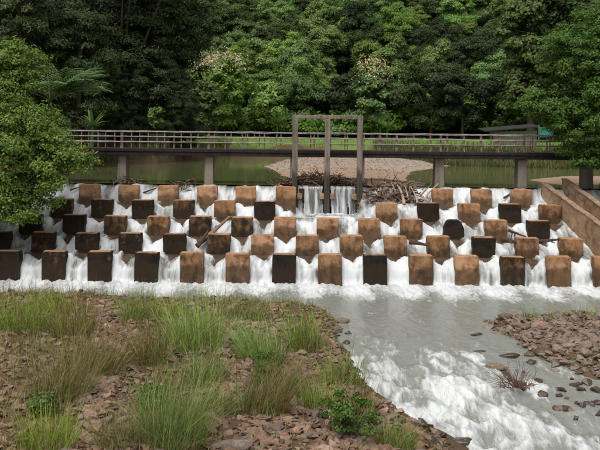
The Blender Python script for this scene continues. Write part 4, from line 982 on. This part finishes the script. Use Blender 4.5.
def stony(x, y):
    px, py = to_px(x, y)
    path = np.exp(-((px - (108 - (py - 350) * .08)) / 26) ** 2) * sstep(305, 322, py)
    mid = sstep(200, 230, px) * sstep(318, 335, py) * (.35 + .65 * sstep(.4, .6, fbm(x * .8, y * .8, 55, 3)))
    left = .18 * sstep(100, 60, px) * sstep(350, 370, py)
    return np.clip(np.maximum(np.maximum(path, mid), left) + .04, 0, 1)
rg = np.random.default_rng(77)
lab = {'stone_red': 'flat reddish brown stone lying on the gravel bank', 'stone_grey': 'flat greyish stone lying on the gravel bank', 'stone_pale': 'flat pale pinkish stone lying on the gravel bank'}
P = scatter_bank(115, rg, stony)
for i, (x, y) in enumerate(P):
    k = rg.choice(['stone_red', 'stone_grey', 'stone_pale'], p=[.62, .24, .14]); s = rg.uniform(.16, .30) * (1 if rg.uniform() < .85 else 1.4)
    stone(SM[k][rg.integers(4)], (x, y, gz(x, y) + s * .12), s, ('large ' if s > .27 else 'small ' if s < .2 else '') + lab[k], ('large ' if s > .27 else 'small ' if s < .2 else '') + lab[k].replace('stone', 'stones'))
def gravel(name, label, pts, smin, smax, mats, seed, flat=.5, n=9, zfun=ground_z):
    rg = np.random.default_rng(seed); z = zfun(pts[:, 0], pts[:, 1]); which = rg.integers(0, len(mats), len(pts)); protos_ = []
    import bmesh
    for i in range(8):
        bm = bmesh.new()
        for j in range(n): d = rg.normal(size=3); d /= np.linalg.norm(d); bm.verts.new((d[0], d[1] * .8, d[2] * flat))
        r = bmesh.ops.convex_hull(bm, input=list(bm.verts)); bmesh.ops.delete(bm, geom=[g for g in r['geom_interior'] if isinstance(g, bmesh.types.BMVert)], context='VERTS'); bm.verts.index_update()
        protos_.append((np.array([v.co[:] for v in bm.verts]), np.array([[v.index for v in f.verts] for f in bm.faces if len(f.verts) == 3]))); bm.free()
    for mi, mat in enumerate(mats):
        Vs, Fs, off = [], [], 0
        for q in np.where(which == mi)[0]:
            V, Fq = protos_[rg.integers(8)]; a = rg.uniform(0, 6.28); s = smin + (smax - smin) * rg.uniform() ** 2.2; ca, sa = math.cos(a), math.sin(a); tl = rg.normal(0, .25)
            W_ = np.stack([V[:, 0] * ca - V[:, 1] * sa, V[:, 0] * sa + V[:, 1] * ca, V[:, 2] + tl * V[:, 0]], 1) * s + np.array((pts[q, 0], pts[q, 1], z[q] + s * .15)); Vs.append(W_); Fs.append(Fq + off); off += len(V)
        if Vs: tag(link(name, mesh_np(name, np.concatenate(Vs), [np.concatenate(Fs)], M[mat], False)), label, 'gravel', kind='stuff')
gravel('bank_gravel', 'small reddish broken stones covering the gravel bank', scatter_bank(15000, rg, lambda x, y: np.clip(stony(x, y) + .14, 0, 1)), .03, .21, ['stone_red', 'stone_red', 'stone_red', 'stone_grey', 'stone_pale'], 5)
# named boulders of the bank and the river
BIG = [hull_stone(900 + i, 30, f, M[m_], True) for i, (f, m_) in enumerate(((.6, 'stone_brown'), (.55, 'stone_grey'), (.42, 'stone_wet'), (.6, 'stone_pale'), (.7, 'stone_brown')))]
def big(px, py, wpx, mesh, label, z=0.0, sq=(1, .8, .8), rz=0.0, sink=.1, name='boulder'):
    a = atz(px, py, z); s = wpx * a[1] / F * .5; zz_ = max(gz(a[0], a[1]), float(river_surface(a[0:1], a[1:2])[0][0])); a = atz(px, py, zz_); stone(BIG[mesh], (a[0], a[1], zz_ + s * sq[2] * .12), (s * sq[0], s * sq[1], s * sq[2]), label, None, rz, 'boulder', name, .06)
big(427, 436, 26, 4, 'rounded brown boulder at the bank toe beside the rapids', -.35, (1, .9, 1.1))
big(233, 447, 46, 1, 'long low greyish boulder on the gravel bank', .5, (1, .6, .6))
big(342, 322, 20, 0, 'rounded brown shore stone at the tip of the bank', 0.05, (1, .8, .7))
big(566, 413, 34, 0, 'long slanting brown boulder standing in the rapids', -.2, (1, .6, .7), -.4)
big(510, 357, 26, 2, 'dark flat wet slab in shallow water above the rapids', 0, (1, .7, .6))
big(497, 368, 26, 0, 'flat brown rock beside the dead twiggy bush', -.05, (1, .7, .6))
big(540, 328, 24, 3, 'large pale stone on top of the stone bar', .2, (1, .7, .9))
big(477, 335, 14, 2, 'small dark rock alone in smooth water before the stone bar', 0, (1, .7, .7))
big(480, 352, 18, 2, 'thin dark rock awash upstream of the rapids', -.05, (1, .5, .4))
big(462, 445, 40, 2, 'dark wet boulder just awash in the foaming rapids', -.62, (1, .8, .7))
big(132, 322, 12, 3, 'pale stone at the head of the stony path', .3)
big(112, 346, 16, 3, 'pale pinkish rock on the stony path', .45, (1, .8, .7))
big(137, 323, 10, 1, 'small grey rock at the head of the stony path', .3)
# stone bar
def in_bar(n, rg):
    out = []
    while len(out) < n:
        x, y = rg.uniform(5, 16, 3000), rg.uniform(20, 36, 3000); d = sdf_poly(x, y, BAR); k = (d > -.15) & (np.abs(x) < .36 * y + .5); out += list(zip(x[k], y[k]))
    return np.array(out[:n])
P = in_bar(110, rg)
for x, y in P:
    s = rg.uniform(.13, .31); stone(SB[rg.integers(4)], (x, y, max(gz(x, y), -.05) + s * .2), s, ('large' if s > .25 else 'small' if s < .18 else 'middling') + ' rounded brown river stone heaped on the stone bar', ('large' if s > .25 else 'small' if s < .18 else 'middling') + ' brown stones of the stone bar')
gravel('bar_gravel', 'small brown pebbles between the stones of the bar', in_bar(2300, rg), .05, .20, ['stone_brown', 'stone_grey', 'stone_brown'], 8)
for i in range(84):
    px, py = rg.uniform(505, 605), rg.uniform(350, 425)
    if py < 352 + (px - 505) * .05 or py > 378 + (px - 500) * .40: continue
    a = atz(px, py, -.1); z = float(river_surface(a[0:1], a[1:2])[0][0]); s = rg.uniform(.08, .25) * (1.2 if py < 380 else .9)
    stone(SW[rg.integers(5)], (a[0], a[1], z + s * .05), s, 'dark wet stone breaking the shallow water below the stone bar', 'wet stones in the shallows')
for i in range(22):                                       # wet stones along the bank toe
    j = rg.integers(6, 12); f = rg.uniform(); a = np.array(BANK[j]) * (1 - f) + np.array(BANK[j + 1]) * f; s = rg.uniform(.08, .22); x, y = a[0] + rg.normal(.1, .12), a[1] + rg.normal(0, .12)
    stone(SW[rg.integers(4)], (x, y, max(gz(x, y), float(river_surface(np.array([x]), np.array([y]))[0][0]) - .03) + s * .1), s, 'dark wet stone along the waterline of the gravel bank', 'wet stones at the bank waterline')
# riverbank boulder by the channel walls
a = atd(594, 196, 44); stone(BIG[4], (a[0] + 1.15, a[1], a[2] - .25), (.75, .75, .7), 'brown rounded rock behind the slanting channel walls', None, 0, 'boulder', 'boulder', .05)

rg = np.random.default_rng(99)
P = []
for i in range(1300):
    j = rg.integers(4, 13); f = rg.uniform(); a = np.array(BANK[j]) * (1 - f) + np.array(BANK[j + 1]) * f; P.append((a[0] + rg.normal(-.12, .22), a[1] + rg.normal(0, .22)))
gravel('waterline_pebbles', 'dark wet pebbles along the waterline of the gravel bank', np.array(P), .03, .15, ['stone_wet', 'stone_red'], 12)
P = np.column_stack([rg.uniform(-3, 13, 9000), rg.uniform(48.5, 82, 9000)]); d = sdf_poly(P[:, 0], P[:, 1], SANDBAR); P = P[(d > .1) & (P[:, 1] < bank_line(P[:, 0]) + .5)]
P = P[rg.uniform(0, 1, len(P)) < np.where(P[:, 1] > 58, .45, .15)]
gravel('sandbar_pebbles', 'grey and tan pebbles strewn over the sandbar in the pool', P, .03, .09, ['stone_grey', 'stone_pale', 'stone_pale'], 13)
# spray thrown up by the falls and the rapids
def spray(name, label, n, xr, yr, zfun, hmax, seed):
    rg = np.random.default_rng(seed); x = rg.uniform(*xr, n * 8); y = rg.uniform(*yr, n * 8); z, f = zfun(x, y); k = np.where(rg.uniform(0, 1, n * 8) < np.clip(f - .35, 0, 1))[0][:n]
    c = np.column_stack([x[k], y[k], z[k] + hmax * rg.uniform(0, 1, len(k)) ** 2.2]); r = rg.uniform(.004, .012, len(k))
    O = np.array([(1, 0, 0), (-1, 0, 0), (0, 1, 0), (0, -1, 0), (0, 0, 1.4), (0, 0, -1.4)]); Fo = np.array([(0, 2, 4), (2, 1, 4), (1, 3, 4), (3, 0, 4), (2, 0, 5), (1, 2, 5), (3, 1, 5), (0, 3, 5)])
    V = (c[:, None, :] + O[None] * r[:, None, None]).reshape(-1, 3); Fq = (np.arange(len(k))[:, None, None] * 6 + Fo[None]).reshape(-1, 3)
    tag(link(name, mesh_np(name, V, [Fq], M['droplet'], True)), label, 'spray', kind='stuff')
def casc_zf(x, y):
    b, h, wk = cascade_h(x, y); zr, fr = river_surface(x, y); return np.maximum(b + h, zr), np.clip(.9 - wk, 0, 1)
M['droplet'] = simple('white_droplet', (.62, .64, .65), (.72, .74, .75), 4, .4)
spray('cascade_spray', 'fine white spray above the falls between the blocks', 5200, (-14, 12.8), (37.4, 46.2), casc_zf, .16, 1)
spray('rapids_spray', 'fine white spray above the rapids', 1500, (0, 9), (16, 30), river_surface, .22, 2)
